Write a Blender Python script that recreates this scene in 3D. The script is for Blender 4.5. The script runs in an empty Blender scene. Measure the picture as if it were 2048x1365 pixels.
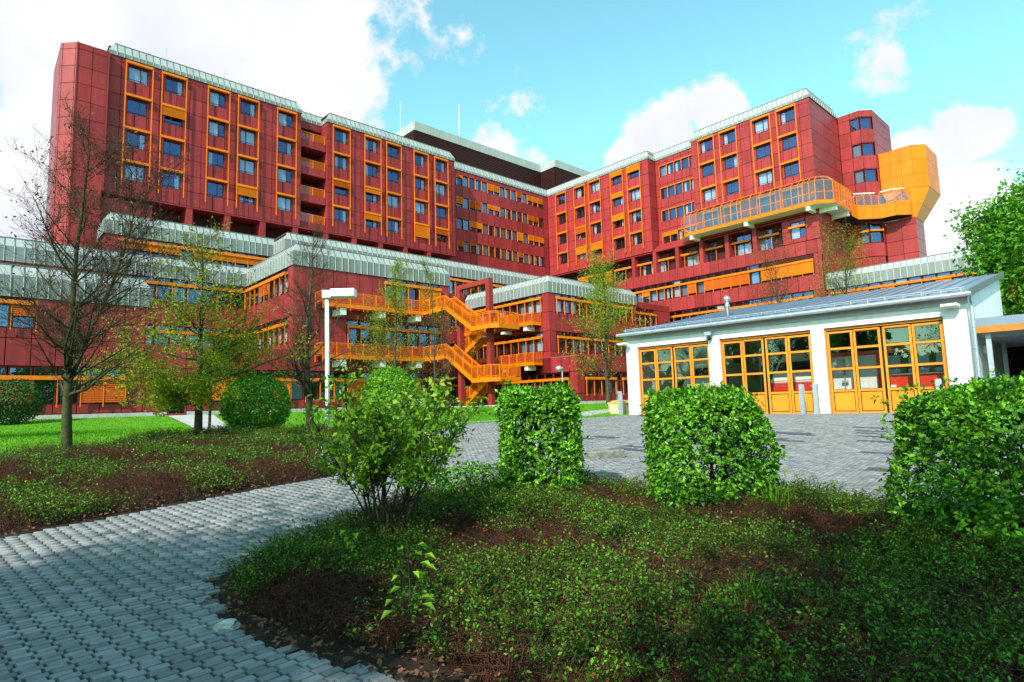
import bpy, bmesh, math, random
import numpy as np
from mathutils import Matrix, Vector
rad = math.radians
sc = bpy.context.scene
col = sc.collection

# ------------------------------------------------------------------ camera
PITCH, ROLL, EYE = rad(6.0738), rad(-1.6006), 1.55
r0 = Vector((1, 0, 0)); u0_ = Vector((0, -math.sin(PITCH), math.cos(PITCH))); fw = Vector((0, math.cos(PITCH), math.sin(PITCH)))
rt = math.cos(ROLL) * r0 + math.sin(ROLL) * u0_
up = -math.sin(ROLL) * r0 + math.cos(ROLL) * u0_
cam = bpy.data.cameras.new('camera'); cam.sensor_width = 36; cam.lens = 36 * 1194.03 / 2048; cam.clip_end = 3000; cam.clip_start = 0.05
camo = bpy.data.objects.new('camera', cam); col.objects.link(camo)
camo.matrix_world = Matrix(((rt.x, up.x, -fw.x, 0), (rt.y, up.y, -fw.y, 0), (rt.z, up.z, -fw.z, EYE), (0, 0, 0, 1)))
sc.camera = camo

# ------------------------------------------------------------------ sky, sun, exposure
SUN_AZ = math.atan2(-0.4625, -0.8867)      # direction to the sun, clockwise from +Y
SUN_EL = rad(37)
w = bpy.data.worlds.new('World'); sc.world = w; w.use_nodes = True
nt = w.node_tree; nt.nodes.clear()
def N(t, **k):
    n = nt.nodes.new(t)
    for a, b in k.items(): setattr(n, a, b)
    return n
def Lk(a, b): nt.links.new(a, b)
def WM(op, a, b=None, c=None):
    n = N('ShaderNodeMath', operation=op)
    for i, x in enumerate((a, b, c)):
        if x is None: continue
        if isinstance(x, (int, float)): n.inputs[i].default_value = x
        else: Lk(x, n.inputs[i])
    return n.outputs[0]
out = N('ShaderNodeOutputWorld'); bg = N('ShaderNodeBackground'); Lk(bg.outputs[0], out.inputs[0]); bg.inputs[1].default_value = 0.12
sky = N('ShaderNodeTexSky', sky_type='NISHITA', sun_disc=False, sun_elevation=SUN_EL, sun_rotation=SUN_AZ, air_density=1.0, dust_density=0.6, ozone_density=0.35)
tc = N('ShaderNodeTexCoord')
# clouds: cumulus banks at their place in the sky plus a drifting field everywhere else
def skydir(px, py):
    d = fw + rt * ((px - 1024) / 1194.03) - up * ((py - 682.5) / 1194.03)
    return d.normalized()
nz1 = N('ShaderNodeTexNoise'); nz1.inputs['Scale'].default_value = 7.0; nz1.inputs['Detail'].default_value = 9; nz1.inputs['Roughness'].default_value = 0.58
Lk(tc.outputs['Generated'], nz1.inputs['Vector'])
nz2 = N('ShaderNodeTexNoise'); nz2.inputs['Scale'].default_value = 1.7; nz2.inputs['Detail'].default_value = 4
Lk(tc.outputs['Generated'], nz2.inputs['Vector'])
dens = None
for px, py, r_, amp in ((330, -60, .27, 1.0), (600, 20, .13, .9), (60, 0, .17, .8), (100, 330, .07, .7), (30, 250, .05, .6), (60, 470, .08, .9), (-60, 560, .12, .8),
                        (668, 195, .045, .8), (1330, 300, .060, 1.0), (1440, 240, .045, .9), (1250, 325, .030, .8), (1895, 440, .060, 1.0), (1925, 265, .032, .95),
                        (1830, 310, .032, .85), (1990, 500, .06, .7), (500, 110, .11, .9), (200, 110, .13, .8), (2010, 395, .018, .6)):
    d = skydir(px, py)
    vm = N('ShaderNodeVectorMath', operation='DISTANCE'); Lk(tc.outputs['Generated'], vm.inputs[0]); vm.inputs[1].default_value = d
    v = WM('MULTIPLY', WM('SUBTRACT', 1.0, WM('DIVIDE', vm.outputs['Value'], r_ * 1.5)), amp)
    dens = v if dens is None else WM('MAXIMUM', dens, v)
dens = WM('MAXIMUM', dens, WM('SUBTRACT', WM('MULTIPLY', nz2.outputs['Fac'], 1.5), 1.06))
dens = WM('ADD', WM('MAXIMUM', dens, -0.5), WM('MULTIPLY', WM('SUBTRACT', nz1.outputs['Fac'], .53), 2.1))
rmp = N('ShaderNodeMapRange', interpolation_type='SMOOTHSTEP'); Lk(dens, rmp.inputs[0]); rmp.inputs[1].default_value = .02; rmp.inputs[2].default_value = .24
nz3 = N('ShaderNodeTexNoise'); nz3.inputs['Scale'].default_value = 4.5; nz3.inputs['Detail'].default_value = 6
Lk(tc.outputs['Generated'], nz3.inputs['Vector'])
cr = N('ShaderNodeMapRange'); Lk(nz3.outputs['Fac'], cr.inputs[0]); cr.inputs[1].default_value = .35; cr.inputs[2].default_value = .62
cmix = N('ShaderNodeMixRGB'); Lk(cr.outputs[0], cmix.inputs[0]); cmix.inputs[1].default_value = (5.0, 5.25, 5.9, 1); cmix.inputs[2].default_value = (6.3, 6.35, 6.4, 1)
tint = N('ShaderNodeMixRGB', blend_type='MULTIPLY'); tint.inputs[0].default_value = 1; Lk(sky.outputs[0], tint.inputs[1]); tint.inputs[2].default_value = (1.50, 2.45, 1.88, 1)
smix = N('ShaderNodeMixRGB'); Lk(rmp.outputs[0], smix.inputs[0]); Lk(tint.outputs[0], smix.inputs[1]); Lk(cmix.outputs[0], smix.inputs[2])
Lk(smix.outputs[0], bg.inputs[0])

sun = bpy.data.lights.new('sun', 'SUN'); sun.energy = 4.6; sun.angle = rad(0.5); sun.color = (1.0, .93, .82)
suno = bpy.data.objects.new('sun', sun); col.objects.link(suno)
tosun = Vector((math.sin(SUN_AZ) * math.cos(SUN_EL), math.cos(SUN_AZ) * math.cos(SUN_EL), math.sin(SUN_EL)))
suno.rotation_euler = tosun.to_track_quat('Z', 'Y').to_euler(); suno.location = tosun * 100
sc.view_settings.view_transform = 'Standard'; sc.view_settings.look = 'None'; sc.view_settings.exposure = 0.5; sc.view_settings.gamma = 1
sc.render.engine = 'CYCLES'; sc.cycles.use_denoising = True; sc.cycles.max_bounces = 8; sc.cycles.transparent_max_bounces = 16

# ------------------------------------------------------------------ materials
def material(name, color, rough=.6, metal=0.0, spec=.22, vary=.10, noise=0.0, nscale=4.0, bump=0.0, bscale=40.0, island=False, color2=None, trans=0.0, grime=0.0):
    m = bpy.data.materials.new(name); m.use_nodes = True; t = m.node_tree
    b = t.nodes['Principled BSDF']
    b.inputs['Roughness'].default_value = rough; b.inputs['Metallic'].default_value = metal; b.inputs['Specular IOR Level'].default_value = spec
    def nn(k, **kw):
        n = t.nodes.new(k)
        for a, c in kw.items(): setattr(n, a, c)
        return n
    src = None
    c4 = (*color, 1)
    cur = nn('ShaderNodeRGB'); cur.outputs[0].default_value = c4; cur = cur.outputs[0]
    geo = nn('ShaderNodeNewGeometry'); oi = nn('ShaderNodeObjectInfo')
    ad = nn('ShaderNodeMath', operation='ADD'); t.links.new(oi.outputs['Random'], ad.inputs[0])
    if island: t.links.new(geo.outputs['Random Per Island'], ad.inputs[1])
    else: ad.inputs[1].default_value = 0
    fr = nn('ShaderNodeMath', operation='FRACT'); t.links.new(ad.outputs[0], fr.inputs[0])
    if color2 is not None:
        mx = nn('ShaderNodeMixRGB'); t.links.new(fr.outputs[0], mx.inputs[0]); t.links.new(cur, mx.inputs[1]); mx.inputs[2].default_value = (*color2, 1); cur = mx.outputs[0]
    hs = nn('ShaderNodeHueSaturation'); t.links.new(cur, hs.inputs['Color'])
    vr = nn('ShaderNodeMapRange'); t.links.new(fr.outputs[0], vr.inputs[0]); vr.inputs[3].default_value = 1 - vary; vr.inputs[4].default_value = 1 + vary
    val = vr.outputs[0]
    tcn = nn('ShaderNodeTexCoord')
    if noise > 0:
        nz = nn('ShaderNodeTexNoise'); nz.inputs['Scale'].default_value = nscale; nz.inputs['Detail'].default_value = 8; nz.inputs['Roughness'].default_value = .65
        t.links.new(geo.outputs['Position'], nz.inputs['Vector'])
        mr = nn('ShaderNodeMapRange'); t.links.new(nz.outputs['Fac'], mr.inputs[0]); mr.inputs[1].default_value = .3; mr.inputs[2].default_value = .7; mr.inputs[3].default_value = 1 - noise; mr.inputs[4].default_value = 1 + noise
        ml = nn('ShaderNodeMath', operation='MULTIPLY'); t.links.new(val, ml.inputs[0]); t.links.new(mr.outputs[0], ml.inputs[1]); val = ml.outputs[0]
    if grime > 0:   # rain streaks: noise stretched along z
        mp = nn('ShaderNodeMapping'); mp.inputs['Scale'].default_value = (3.0, 3.0, .22); t.links.new(geo.outputs['Position'], mp.inputs['Vector'])
        nz = nn('ShaderNodeTexNoise'); nz.inputs['Scale'].default_value = 1.6; nz.inputs['Detail'].default_value = 6; t.links.new(mp.outputs[0], nz.inputs['Vector'])
        mr = nn('ShaderNodeMapRange'); t.links.new(nz.outputs['Fac'], mr.inputs[0]); mr.inputs[1].default_value = .35; mr.inputs[2].default_value = .62; mr.inputs[3].default_value = 1 - grime; mr.inputs[4].default_value = 1.0
        ml = nn('ShaderNodeMath', operation='MULTIPLY'); t.links.new(val, ml.inputs[0]); t.links.new(mr.outputs[0], ml.inputs[1]); val = ml.outputs[0]
    t.links.new(val, hs.inputs['Value'])
    t.links.new(hs.outputs[0], b.inputs['Base Color'])
    if bump > 0:
        nz = nn('ShaderNodeTexNoise'); nz.inputs['Scale'].default_value = bscale; nz.inputs['Detail'].default_value = 6; t.links.new(geo.outputs['Position'], nz.inputs['Vector'])
        bp = nn('ShaderNodeBump'); bp.inputs['Strength'].default_value = bump; bp.inputs['Distance'].default_value = .02; t.links.new(nz.outputs['Fac'], bp.inputs['Height']); t.links.new(bp.outputs[0], b.inputs['Normal'])
    if trans > 0:
        tr = nn('ShaderNodeBsdfTranslucent'); t.links.new(hs.outputs[0], tr.inputs['Color'])
        ms = nn('ShaderNodeMixShader'); ms.inputs[0].default_value = trans
        t.links.new(b.outputs[0], ms.inputs[1]); t.links.new(tr.outputs[0], ms.inputs[2]); t.links.new(ms.outputs[0], t.nodes['Material Output'].inputs['Surface'])
    return m
def glass(name, tintc, refl, gcol=(1, 1, 1), rough=.01, wave=0.0):
    m = bpy.data.materials.new(name); m.use_nodes = True; t = m.node_tree; t.nodes.clear()
    o = t.nodes.new('ShaderNodeOutputMaterial'); mx = t.nodes.new('ShaderNodeMixShader'); tr = t.nodes.new('ShaderNodeBsdfTransparent'); gl = t.nodes.new('ShaderNodeBsdfGlossy')
    tr.inputs[0].default_value = (*tintc, 1); gl.inputs['Color'].default_value = (*gcol, 1); gl.inputs['Roughness'].default_value = rough
    lw = t.nodes.new('ShaderNodeLayerWeight'); lw.inputs[0].default_value = .5
    pw = t.nodes.new('ShaderNodeMath'); pw.operation = 'POWER'; t.links.new(lw.outputs['Facing'], pw.inputs[0]); pw.inputs[1].default_value = 4
    mr = t.nodes.new('ShaderNodeMapRange'); t.links.new(pw.outputs[0], mr.inputs[0]); mr.inputs[3].default_value = refl; mr.inputs[4].default_value = 1
    if wave:
        nz = t.nodes.new('ShaderNodeTexNoise'); nz.inputs['Scale'].default_value = 1.1; g = t.nodes.new('ShaderNodeNewGeometry'); t.links.new(g.outputs['Position'], nz.inputs['Vector'])
        bp = t.nodes.new('ShaderNodeBump'); bp.inputs['Strength'].default_value = wave; bp.inputs['Distance'].default_value = .02; t.links.new(nz.outputs['Fac'], bp.inputs['Height']); t.links.new(bp.outputs[0], gl.inputs['Normal'])
    t.links.new(mr.outputs[0], mx.inputs[0]); t.links.new(tr.outputs[0], mx.inputs[1]); t.links.new(gl.outputs[0], mx.inputs[2]); t.links.new(mx.outputs[0], o.inputs[0])
    return m
M = {}
M['red'] = material('red_enamel_panel', (.30, .030, .032), .40, vary=.15, noise=.12, nscale=.35, grime=.22, spec=.22)
M['core'] = material('dark_core', (.022, .012, .012), .9, vary=0)
M['louvre'] = material('dark_louvre', (.10, .022, .024), .6, vary=.1)
M['redpaint'] = material('red_steel', (.24, .028, .022), .5, vary=.05, noise=.12, nscale=2)
M['plantroom'] = material('brown_sheet', (.055, .014, .016), .55, vary=.04)
M['yellow'] = material('yellow_lacquer', (.74, .168, .002), .45, vary=.09, noise=.08, nscale=1.2, grime=.10)
M['blind'] = material('yellow_blind', (.72, .160, .003), .5, vary=.14)
M['blindo'] = material('orange_blind', (.50, .080, .002), .55, vary=.1)
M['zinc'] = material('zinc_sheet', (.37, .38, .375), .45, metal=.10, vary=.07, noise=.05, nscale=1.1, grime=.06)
M['zincdark'] = material('zinc_upright_dark', (.20, .215, .215), .55, metal=.05, vary=.10, noise=.06, nscale=1.1, grime=.10)
M['zinclight'] = material('zinc_seam_bright', (.45, .47, .47), .45, metal=.1, vary=.02)
M['zincroof'] = material('zinc_roof', (.22, .26, .34), .38, metal=.35, vary=.07, noise=.10, nscale=.8)
M['zincseam'] = material('zinc_seam', (.16, .185, .19), .45, metal=.3, vary=.02)
M['deck'] = material('roof_gravel', (.22, .22, .21), .95, vary=0, noise=.2, nscale=5)
M['wframe'] = material('brown_window_frame', (.12, .020, .018), .45, vary=.05)
M['glass'] = glass('window_glass', (.74, .80, .86), .20, (.32, .50, 1.0))
M['glassg'] = glass('garage_glass', (.88, .90, .89), .11, (.9, 1, .97), wave=.03)
M['glassc'] = glass('gallery_glass', (.70, .74, .76), .12)
M['curtain'] = material('white_curtain', (.74, .74, .70), .9, vary=.08, trans=.2)
M['dark'] = material('dark_interior', (.012, .014, .018), .8, vary=.3)
M['greyblind'] = material('grey_roller_blind', (.22, .27, .32), .7, vary=.15)
M['white'] = material('white_render', (.78, .765, .76), .85, vary=0, noise=.06, nscale=1.4, grime=.12, bump=.15, bscale=60)
M['whitepaint'] = material('white_lacquer', (.82, .82, .80), .35, vary=0, noise=.06, nscale=4)
M['concrete'] = material('concrete', (.42, .40, .37), .9, vary=.06, noise=.22, nscale=2.5, bump=.3, bscale=30)
M['oldconcrete'] = material('weathered_concrete', (.17, .17, .15), .95, vary=.06, noise=.5, nscale=12, bump=.5, bscale=60)
M['lightconc'] = material('white_concrete_beam', (.72, .72, .70), .8, vary=.05, noise=.12, nscale=2)
M['garagedark'] = material('grey_interior', (.10, .105, .10), .9, vary=0, noise=.2, nscale=2)
M['galv'] = material('galvanised_steel', (.40, .45, .50), .4, metal=.5, vary=.08, noise=.15, nscale=6)
M['steel'] = material('steel_flue', (.62, .63, .64), .25, metal=.9, vary=.0)
M['black'] = material('black_rubber', (.012, .012, .014), .6, vary=0)
M['door'] = material('door_yellow', (.78, .245, .018), .45, vary=.05, noise=.06, nscale=2, grime=.06)
M['doorline'] = material('door_seal', (.02, .018, .014), .6, vary=0)
M['vred'] = material('vehicle_red', (.72, .035, .02), .25, vary=.02, spec=.6)
M['vwhite'] = material('vehicle_white', (.70, .71, .68), .3, vary=.02)
M['vcream'] = material('vehicle_cream', (.62, .55, .40), .4, vary=.02)
M['vglass'] = material('vehicle_glass', (.015, .018, .02), .05, spec=.8, vary=0)
M['lamp'] = material('lamp_glass', (.75, .75, .72), .2, vary=0)
M['wood'] = material('orange_timber', (.45, .17, .03), .6, vary=.05, noise=.2, nscale=5)
M['bin'] = material('grit_bin_plastic', (.55, .45, .30), .6, vary=0, noise=.12, nscale=4)
M['binlid'] = material('grit_bin_lid', (.70, .34, .05), .5, vary=0)
M['tread'] = material('grated_tread', (.20, .10, .03), .7, vary=.1)
M['soil'] = material('soil', (.028, .018, .012), 1, vary=0, noise=.4, nscale=9, bump=.6, bscale=25)
M['sand'] = material('joint_sand', (.075, .075, .075), 1, vary=0, noise=.3, nscale=8)
M['paver'] = material('grey_paver', (.205, .21, .215), .85, vary=.24, noise=.22, nscale=3.0, island=True, bump=.25, bscale=120)
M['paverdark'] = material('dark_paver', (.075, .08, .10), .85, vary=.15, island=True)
M['grassground'] = material('lawn_turf', (.085, .26, .006), .95, vary=0, noise=.30, nscale=1.3, bump=.5, bscale=60)
M['blade'] = material('grass_blade', (.075, .27, .003), .7, vary=.30, island=True, trans=.35, color2=(.13, .33, .006))
M['terrain'] = material('far_ground', (.07, .12, .02), 1, vary=0, noise=.3, nscale=.2)
M['path'] = material('path_slabs', (.40, .38, .37), .9, vary=0, noise=.15, nscale=2.0)
M['gravel'] = material('pale_gravel', (.42, .34, .27), .9, vary=.3, island=True)
M['bark'] = material('bark', (.075, .060, .040), .95, vary=0, noise=.35, nscale=9, bump=.8, bscale=40)
M['barkmoss'] = material('mossy_bark', (.055, .058, .022), .95, vary=0, noise=.4, nscale=7, bump=.8, bscale=40)
M['twig'] = material('dark_twig', (.050, .034, .022), .9, vary=.2, island=True)
M['twigbrown'] = material('brown_twig', (.115, .042, .022), .9, vary=.5, island=True, color2=(.05, .020, .012))
M['leafspring'] = material('spring_leaf', (.34, .43, .018), .5, vary=.28, island=True, trans=.4, color2=(.19, .26, .012))
M['leafbrown'] = material('withered_leaf', (.13, .055, .025), .8, vary=.4, island=True, trans=.2, color2=(.20, .09, .05))
M['leafbig'] = material('chestnut_leaf', (.07, .25, .012), .45, vary=.3, island=True, trans=.35, color2=(.12, .33, .02))
M['leafhedge'] = material('laurel_leaf', (.035, .145, .005), .45, vary=.5, island=True, trans=.25, color2=(.16, .42, .014), spec=.4, noise=.35, nscale=4)
M['leafround'] = material('round_bush_leaf', (.075, .25, .010), .45, vary=.4, island=True, trans=.3, color2=(.19, .43, .025))
M['leafshrub'] = material('shrub_leaf', (.10, .29, .010), .42, vary=.4, island=True, trans=.35, color2=(.20, .34, .015))
M['leafcover'] = material('cover_leaf', (.035, .135, .006), .5, vary=.5, island=True, trans=.3, color2=(.10, .24, .012), noise=.5, nscale=1.7)
M['leafred'] = material('rusty_leaf', (.30, .055, .018), .6, vary=.4, island=True, trans=.2)
M['litter'] = material('leaf_litter', (.22, .105, .052), .9, vary=.5, island=True, color2=(.11, .048, .025))
M['leaflime'] = material('lime_leaf', (.28, .52, .03), .45, vary=.2, island=True, trans=.35)
M['flower'] = material('white_flower', (.82, .82, .80), .6, vary=.08, island=True)
M['stem'] = material('shrub_stem', (.050, .040, .028), .9, vary=.2, noise=.3, nscale=12)
M['conifershade'] = material('evergreen_needles_shaded_leaf', (.028, .085, .012), .6, vary=.4, island=True)  # evergreen tree; on the left bush its dark tone stands in for shade
M['sign'] = material('orange_sign', (.80, .38, .08), .5, vary=0)
M['redlight'] = material('red_lens', (.5, .02, .015), .2, vary=0)
M['blueLens'] = material('blue_lens', (.02, .05, .35), .15, vary=0)
M['stonepale'] = material('pale_stone', (.48, .46, .43), .9, vary=.1, noise=.25, nscale=9)

# ------------------------------------------------------------------ mesh helpers
class MB:
    def __init__(s): s.v = []; s.f = []
    def quad(s, *p):
        n = len(s.v); s.v += [tuple(q) for q in p]; s.f.append(tuple(range(n, n + len(p)))); return s
    def box(s, x0, x1, y0, y1, z0, z1):
        n = len(s.v)
        s.v += [(x0, y0, z0), (x1, y0, z0), (x1, y1, z0), (x0, y1, z0), (x0, y0, z1), (x1, y0, z1), (x1, y1, z1), (x0, y1, z1)]
        s.f += [(n, n + 3, n + 2, n + 1), (n + 4, n + 5, n + 6, n + 7), (n, n + 1, n + 5, n + 4), (n + 1, n + 2, n + 6, n + 5), (n + 2, n + 3, n + 7, n + 6), (n + 3, n, n + 4, n + 7)]
        return s
    def prism(s, poly, z0, z1):            # polygon in xy (counter-clockwise), extruded in z
        n = len(s.v); k = len(poly)
        s.v += [(x, y, z0) for x, y in poly] + [(x, y, z1) for x, y in poly]
        s.f += [tuple(n + i for i in reversed(range(k))), tuple(n + k + i for i in range(k))]
        s.f += [(n + i, n + (i + 1) % k, n + k + (i + 1) % k, n + k + i) for i in range(k)]
        return s
    def loft(s, rings, cap=True):          # rings of equal length
        n = len(s.v); k = len(rings[0])
        for r in rings: s.v += [tuple(p) for p in r]
        for j in range(len(rings) - 1):
            a, b = n + j * k, n + (j + 1) * k
            s.f += [(a + i, a + (i + 1) % k, b + (i + 1) % k, b + i) for i in range(k)]
        if cap:
            s.f.append(tuple(n + i for i in reversed(range(k)))); e = n + (len(rings) - 1) * k; s.f.append(tuple(e + i for i in range(k)))
        return s
    def tube(s, pts, r, sides=6, r1=None):
        pts = [Vector(p) for p in pts]; rings = []
        for i, p in enumerate(pts):
            t = (pts[min(i + 1, len(pts) - 1)] - pts[max(i - 1, 0)]).normalized()
            a = t.orthogonal().normalized() if abs(t.z) < .99 else Vector((1, 0, 0)); b = t.cross(a).normalized(); a = b.cross(t)
            rr = r if r1 is None else r + (r1 - r) * i / max(1, len(pts) - 1)
            rings.append([p + a * (rr * math.cos(2 * math.pi * j / sides)) + b * (rr * math.sin(2 * math.pi * j / sides)) for j in range(sides)])
        return s.loft(rings)
    def bar(s, p, q, wd, ht):              # rectangular bar between two points (ht roughly vertical)
        p, q = Vector(p), Vector(q); t = (q - p).normalized(); side = t.cross(Vector((0, 0, 1)))
        side = Vector((1, 0, 0)) if side.length < 1e-4 else side.normalized()
        upv = side.cross(t).normalized()
        o = [side * (-wd / 2) + upv * (-ht / 2), side * (wd / 2) + upv * (-ht / 2), side * (wd / 2) + upv * (ht / 2), side * (-wd / 2) + upv * (ht / 2)]
        return s.loft([[p + k for k in o], [q + k for k in o]])
    def lathe(s, prof, cx, cy, n=16):
        rings = [[(cx + r * math.cos(2 * math.pi * j / n), cy + r * math.sin(2 * math.pi * j / n), z) for j in range(n)] for r, z in prof]
        return s.loft(rings)
    def mesh(s, name, mat=None, smooth=False):
        me = bpy.data.meshes.new(name); me.from_pydata(s.v, [], s.f); me.update()
        if mat: me.materials.append(mat)
        if smooth: me.polygons.foreach_set('use_smooth', [True] * len(me.polygons))
        return me
def np_mesh(name, V, Q, mat, smooth=False):
    """fast mesh from arrays: V (n,3), Q (m,k) faces of equal size"""
    me = bpy.data.meshes.new(name); V = np.asarray(V, np.float32); Q = np.asarray(Q, np.int32); m, k = Q.shape
    me.vertices.add(len(V)); me.vertices.foreach_set('co', V.ravel())
    me.loops.add(m * k); me.loops.foreach_set('vertex_index', Q.ravel())
    me.polygons.add(m); me.polygons.foreach_set('loop_start', np.arange(0, m * k, k, dtype=np.int32)); me.polygons.foreach_set('loop_total', np.full(m, k, np.int32))
    if smooth: me.polygons.foreach_set('use_smooth', np.ones(m, bool))
    me.materials.append(mat); me.update(calc_edges=True); me.validate(); return me
def link(name, me, parent=None, loc=(0, 0, 0), rz=0.0):
    o = bpy.data.objects.new(name, me); col.objects.link(o); o.parent = parent; o.location = loc
    if rz: o.rotation_euler = (0, 0, rz)
    return o
def tag(o, label=None, cat=None, group=None, kind=None):
    if label: o['label'] = label
    if cat: o['category'] = cat
    if group: o['group'] = group
    if kind: o['kind'] = kind
    return o

# ------------------------------------------------------------------ the building grid: u along the left tower's front, v away from it
GA = rad(47.5566); EU = Vector((math.sin(GA), math.cos(GA), 0)); EV = Vector((-math.cos(GA), math.sin(GA), 0)); BANG = math.pi / 2 - GA
def uvw(u, v, z): return EU * u + EV * v + Vector((0, 0, z))
class Thing:
    def __init__(s, name, label, cat, loc, ang=0.0, group=None, off=(0, 0, 0)):
        s.o = bpy.data.objects.new(name, None); col.objects.link(s.o); s.o.location = loc; s.o.rotation_euler = (0, 0, ang); s.o.empty_display_size = .3
        tag(s.o, label, cat, group); s.off = Vector(off); s.pieces = {}; s.cache = {}
    def part(s, name, mb, mat, parent=None, smooth=False):
        me = mb.mesh(name, mat, smooth) if isinstance(mb, MB) else mb
        o = link(name, me, parent or s.o, (0, 0, 0) if parent else -s.off)
        return o
    def piece(s, fac, name, mat, a, b, z0, z1, d, t):
        s.pieces.setdefault((name, mat), []).append((fac, a, b, z0, z1, d, t))
    def flush(s, limit=300):
        for (name, mat), L in s.pieces.items():
            def size(p):
                f, a, b, z0, z1, d, t = p
                q = s.o.matrix_basis @ (f.base + f.X * ((a + b) / 2) + Vector((0, 0, (z0 + z1) / 2)) - s.off)
                return -(b - a) * (z1 - z0) / max(1, (q - Vector((0, 0, EYE))).length) ** 2
            L.sort(key=size)
            for p in L[:limit]:
                f, a, b, z0, z1, d, t = p; key = (name, mat, round(b - a, 2), round(z1 - z0, 2), t)
                if key not in PANELS: PANELS[key] = MB().box(0, b - a, 0, t, 0, z1 - z0).mesh(name, M[mat])
                f.put(name, PANELS[key], a, z0, d)
            if len(L) > limit:
                mb = {}
                for p in L[limit:]:
                    f, a, b, z0, z1, d, t = p
                    mb.setdefault(f, MB()).box(a, b, d, d + t, z0, z1)
                for f, b_ in mb.items():
                    o = f.put(name, b_.mesh(name, M[mat])); o['kind'] = 'stuff'
        s.pieces = {}
PANELS = {}
def bthing(name, label, cat, u, v, z=1.4, group=None):
    return Thing(name, label, cat, uvw(u, v, z), BANG, group, (u, v, z))
class Fac:
    """a facade: x runs to the right seen from outside, y goes into the wall"""
    def __init__(s, T, kind, plane, v0=None, ang=None):
        s.T = T
        if kind == 'A': s.base = Vector((0, plane, 0)); s.ang = 0.0
        elif kind == 'B': s.base = Vector((plane, 0, 0)); s.ang = -math.pi / 2
        else: s.base = Vector((plane, v0, 0)); s.ang = ang
        s.X = Vector((math.cos(s.ang), math.sin(s.ang), 0)); s.Y = Vector((-math.sin(s.ang), math.cos(s.ang), 0))
    def put(s, name, me, a=0, z=0, d=0, parent=None):
        if parent is None:
            o = link(name, me, s.T.o, s.base + s.X * a + s.Y * d + Vector((0, 0, z)) - s.T.off, s.ang)
        else: o = link(name, me, parent, (a, d, z))
        return o
    def add(s, name, mb, mat, parent=None, smooth=False): return s.put(name, mb.mesh(name, M[mat] if isinstance(mat, str) else mat, smooth), parent=parent)

def panels(fac, ss, zs, openings=(), mat='red', d=0.0, t=.05, gap=.05, name='cladding_panel'):
    g = gap / 2
    for i in range(len(ss) - 1):
        for j in range(len(zs) - 1):
            a, b, c, e = ss[i], ss[i + 1], zs[j], zs[j + 1]
            rects = [(a, b, c, e)]
            for (oa, ob, oc, oe) in openings:
                new = []
                for (a1, b1, c1, e1) in rects:
                    if oa >= b1 - 1e-4 or ob <= a1 + 1e-4 or oc >= e1 - 1e-4 or oe <= c1 + 1e-4: new.append((a1, b1, c1, e1)); continue
                    if oa > a1 + .02: new.append((a1, oa, c1, e1))
                    if ob < b1 - .02: new.append((ob, b1, c1, e1))
                    aa, bb = max(a1, oa), min(b1, ob)
                    if oc > c1 + .02: new.append((aa, bb, c1, oc))
                    if oe < e1 - .02: new.append((aa, bb, oe, e1))
                rects = new
            for (a1, b1, c1, e1) in rects:
                if b1 - a1 > .09 and e1 - c1 > .09: fac.T.piece(fac, name, mat, a1 + g, b1 - g, c1 + g, e1 - g, d, t)
def grid(a, b, step, start=None):
    r = [a]; x = start if start is not None else a + step
    while x <= a + .05: x += step
    while x < b - .05: r.append(x); x += step
    r.append(b); return r

CURT = {}
def curtain_mesh(w_, h_):
    k = (round(w_, 2), round(h_, 2))
    if k not in CURT:
        n = max(6, int(w_ / .05)); mb = MB()
        xs = [w_ * i / n for i in range(n + 1)]; ys = [.03 * math.sin(i * 1.9) for i in range(n + 1)]
        mb.v = [(x, y, 0) for x, y in zip(xs, ys)] + [(x, y * .7, h_) for x, y in zip(xs, ys)]
        mb.f = [(i, i + 1, n + 2 + i, n + 1 + i) for i in range(n)]
        CURT[k] = mb.mesh('curtain', M['curtain'])
    return CURT[k]
WIN = {}
def frame_mesh(w_, h_, split, depth=.22, fr=.06):
    k = (round(w_, 2), round(h_, 2), tuple(round(x, 2) for x in split), depth)
    if k not in WIN:
        mb = MB(); r = .02
        mb.box(0, w_, .03, depth, 0, r).box(0, w_, .03, depth, h_ - r, h_).box(0, r, .03, depth, r, h_ - r).box(w_ - r, w_, .03, depth, r, h_ - r)   # reveal
        y0, y1 = depth - .09, depth - .02
        mb.box(r, w_ - r, y0, y1, r, r + fr).box(r, w_ - r, y0, y1, h_ - r - fr, h_ - r).box(r, r + fr, y0, y1, r + fr, h_ - r - fr).box(w_ - r - fr, w_ - r, y0, y1, r + fr, h_ - r - fr)
        for x in split: mb.box(x - fr * .7, x + fr * .7, y0 - .01, y1, r + fr, h_ - r - fr)
        WIN[k] = mb.mesh('window', M['wframe'])
    return WIN[k]
def pane_mesh(w_, h_, mat='glass'):
    k = ('p', round(w_, 2), round(h_, 2), mat)
    if k not in WIN: WIN[k] = MB().quad((0, 0, 0), (w_, 0, 0), (w_, 0, h_), (0, 0, h_)).mesh('pane', M[mat])
    return WIN[k]
def slat_mesh(w_, h_, mat, pitch=.085, name='blind'):
    k = ('s', round(w_, 2), round(h_, 2), mat, pitch)
    if k not in WIN:
        mb = MB(); n = max(1, int(h_ / pitch))
        for i in range(n):
            z = h_ - (i + 1) * pitch
            mb.quad((0, 0, z), (w_, 0, z), (w_, .035, z + pitch * .93), (0, .035, z + pitch * .93))
        WIN[k] = mb.mesh(name, M[mat])
    return WIN[k]
rnd = random.Random(7)
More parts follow.
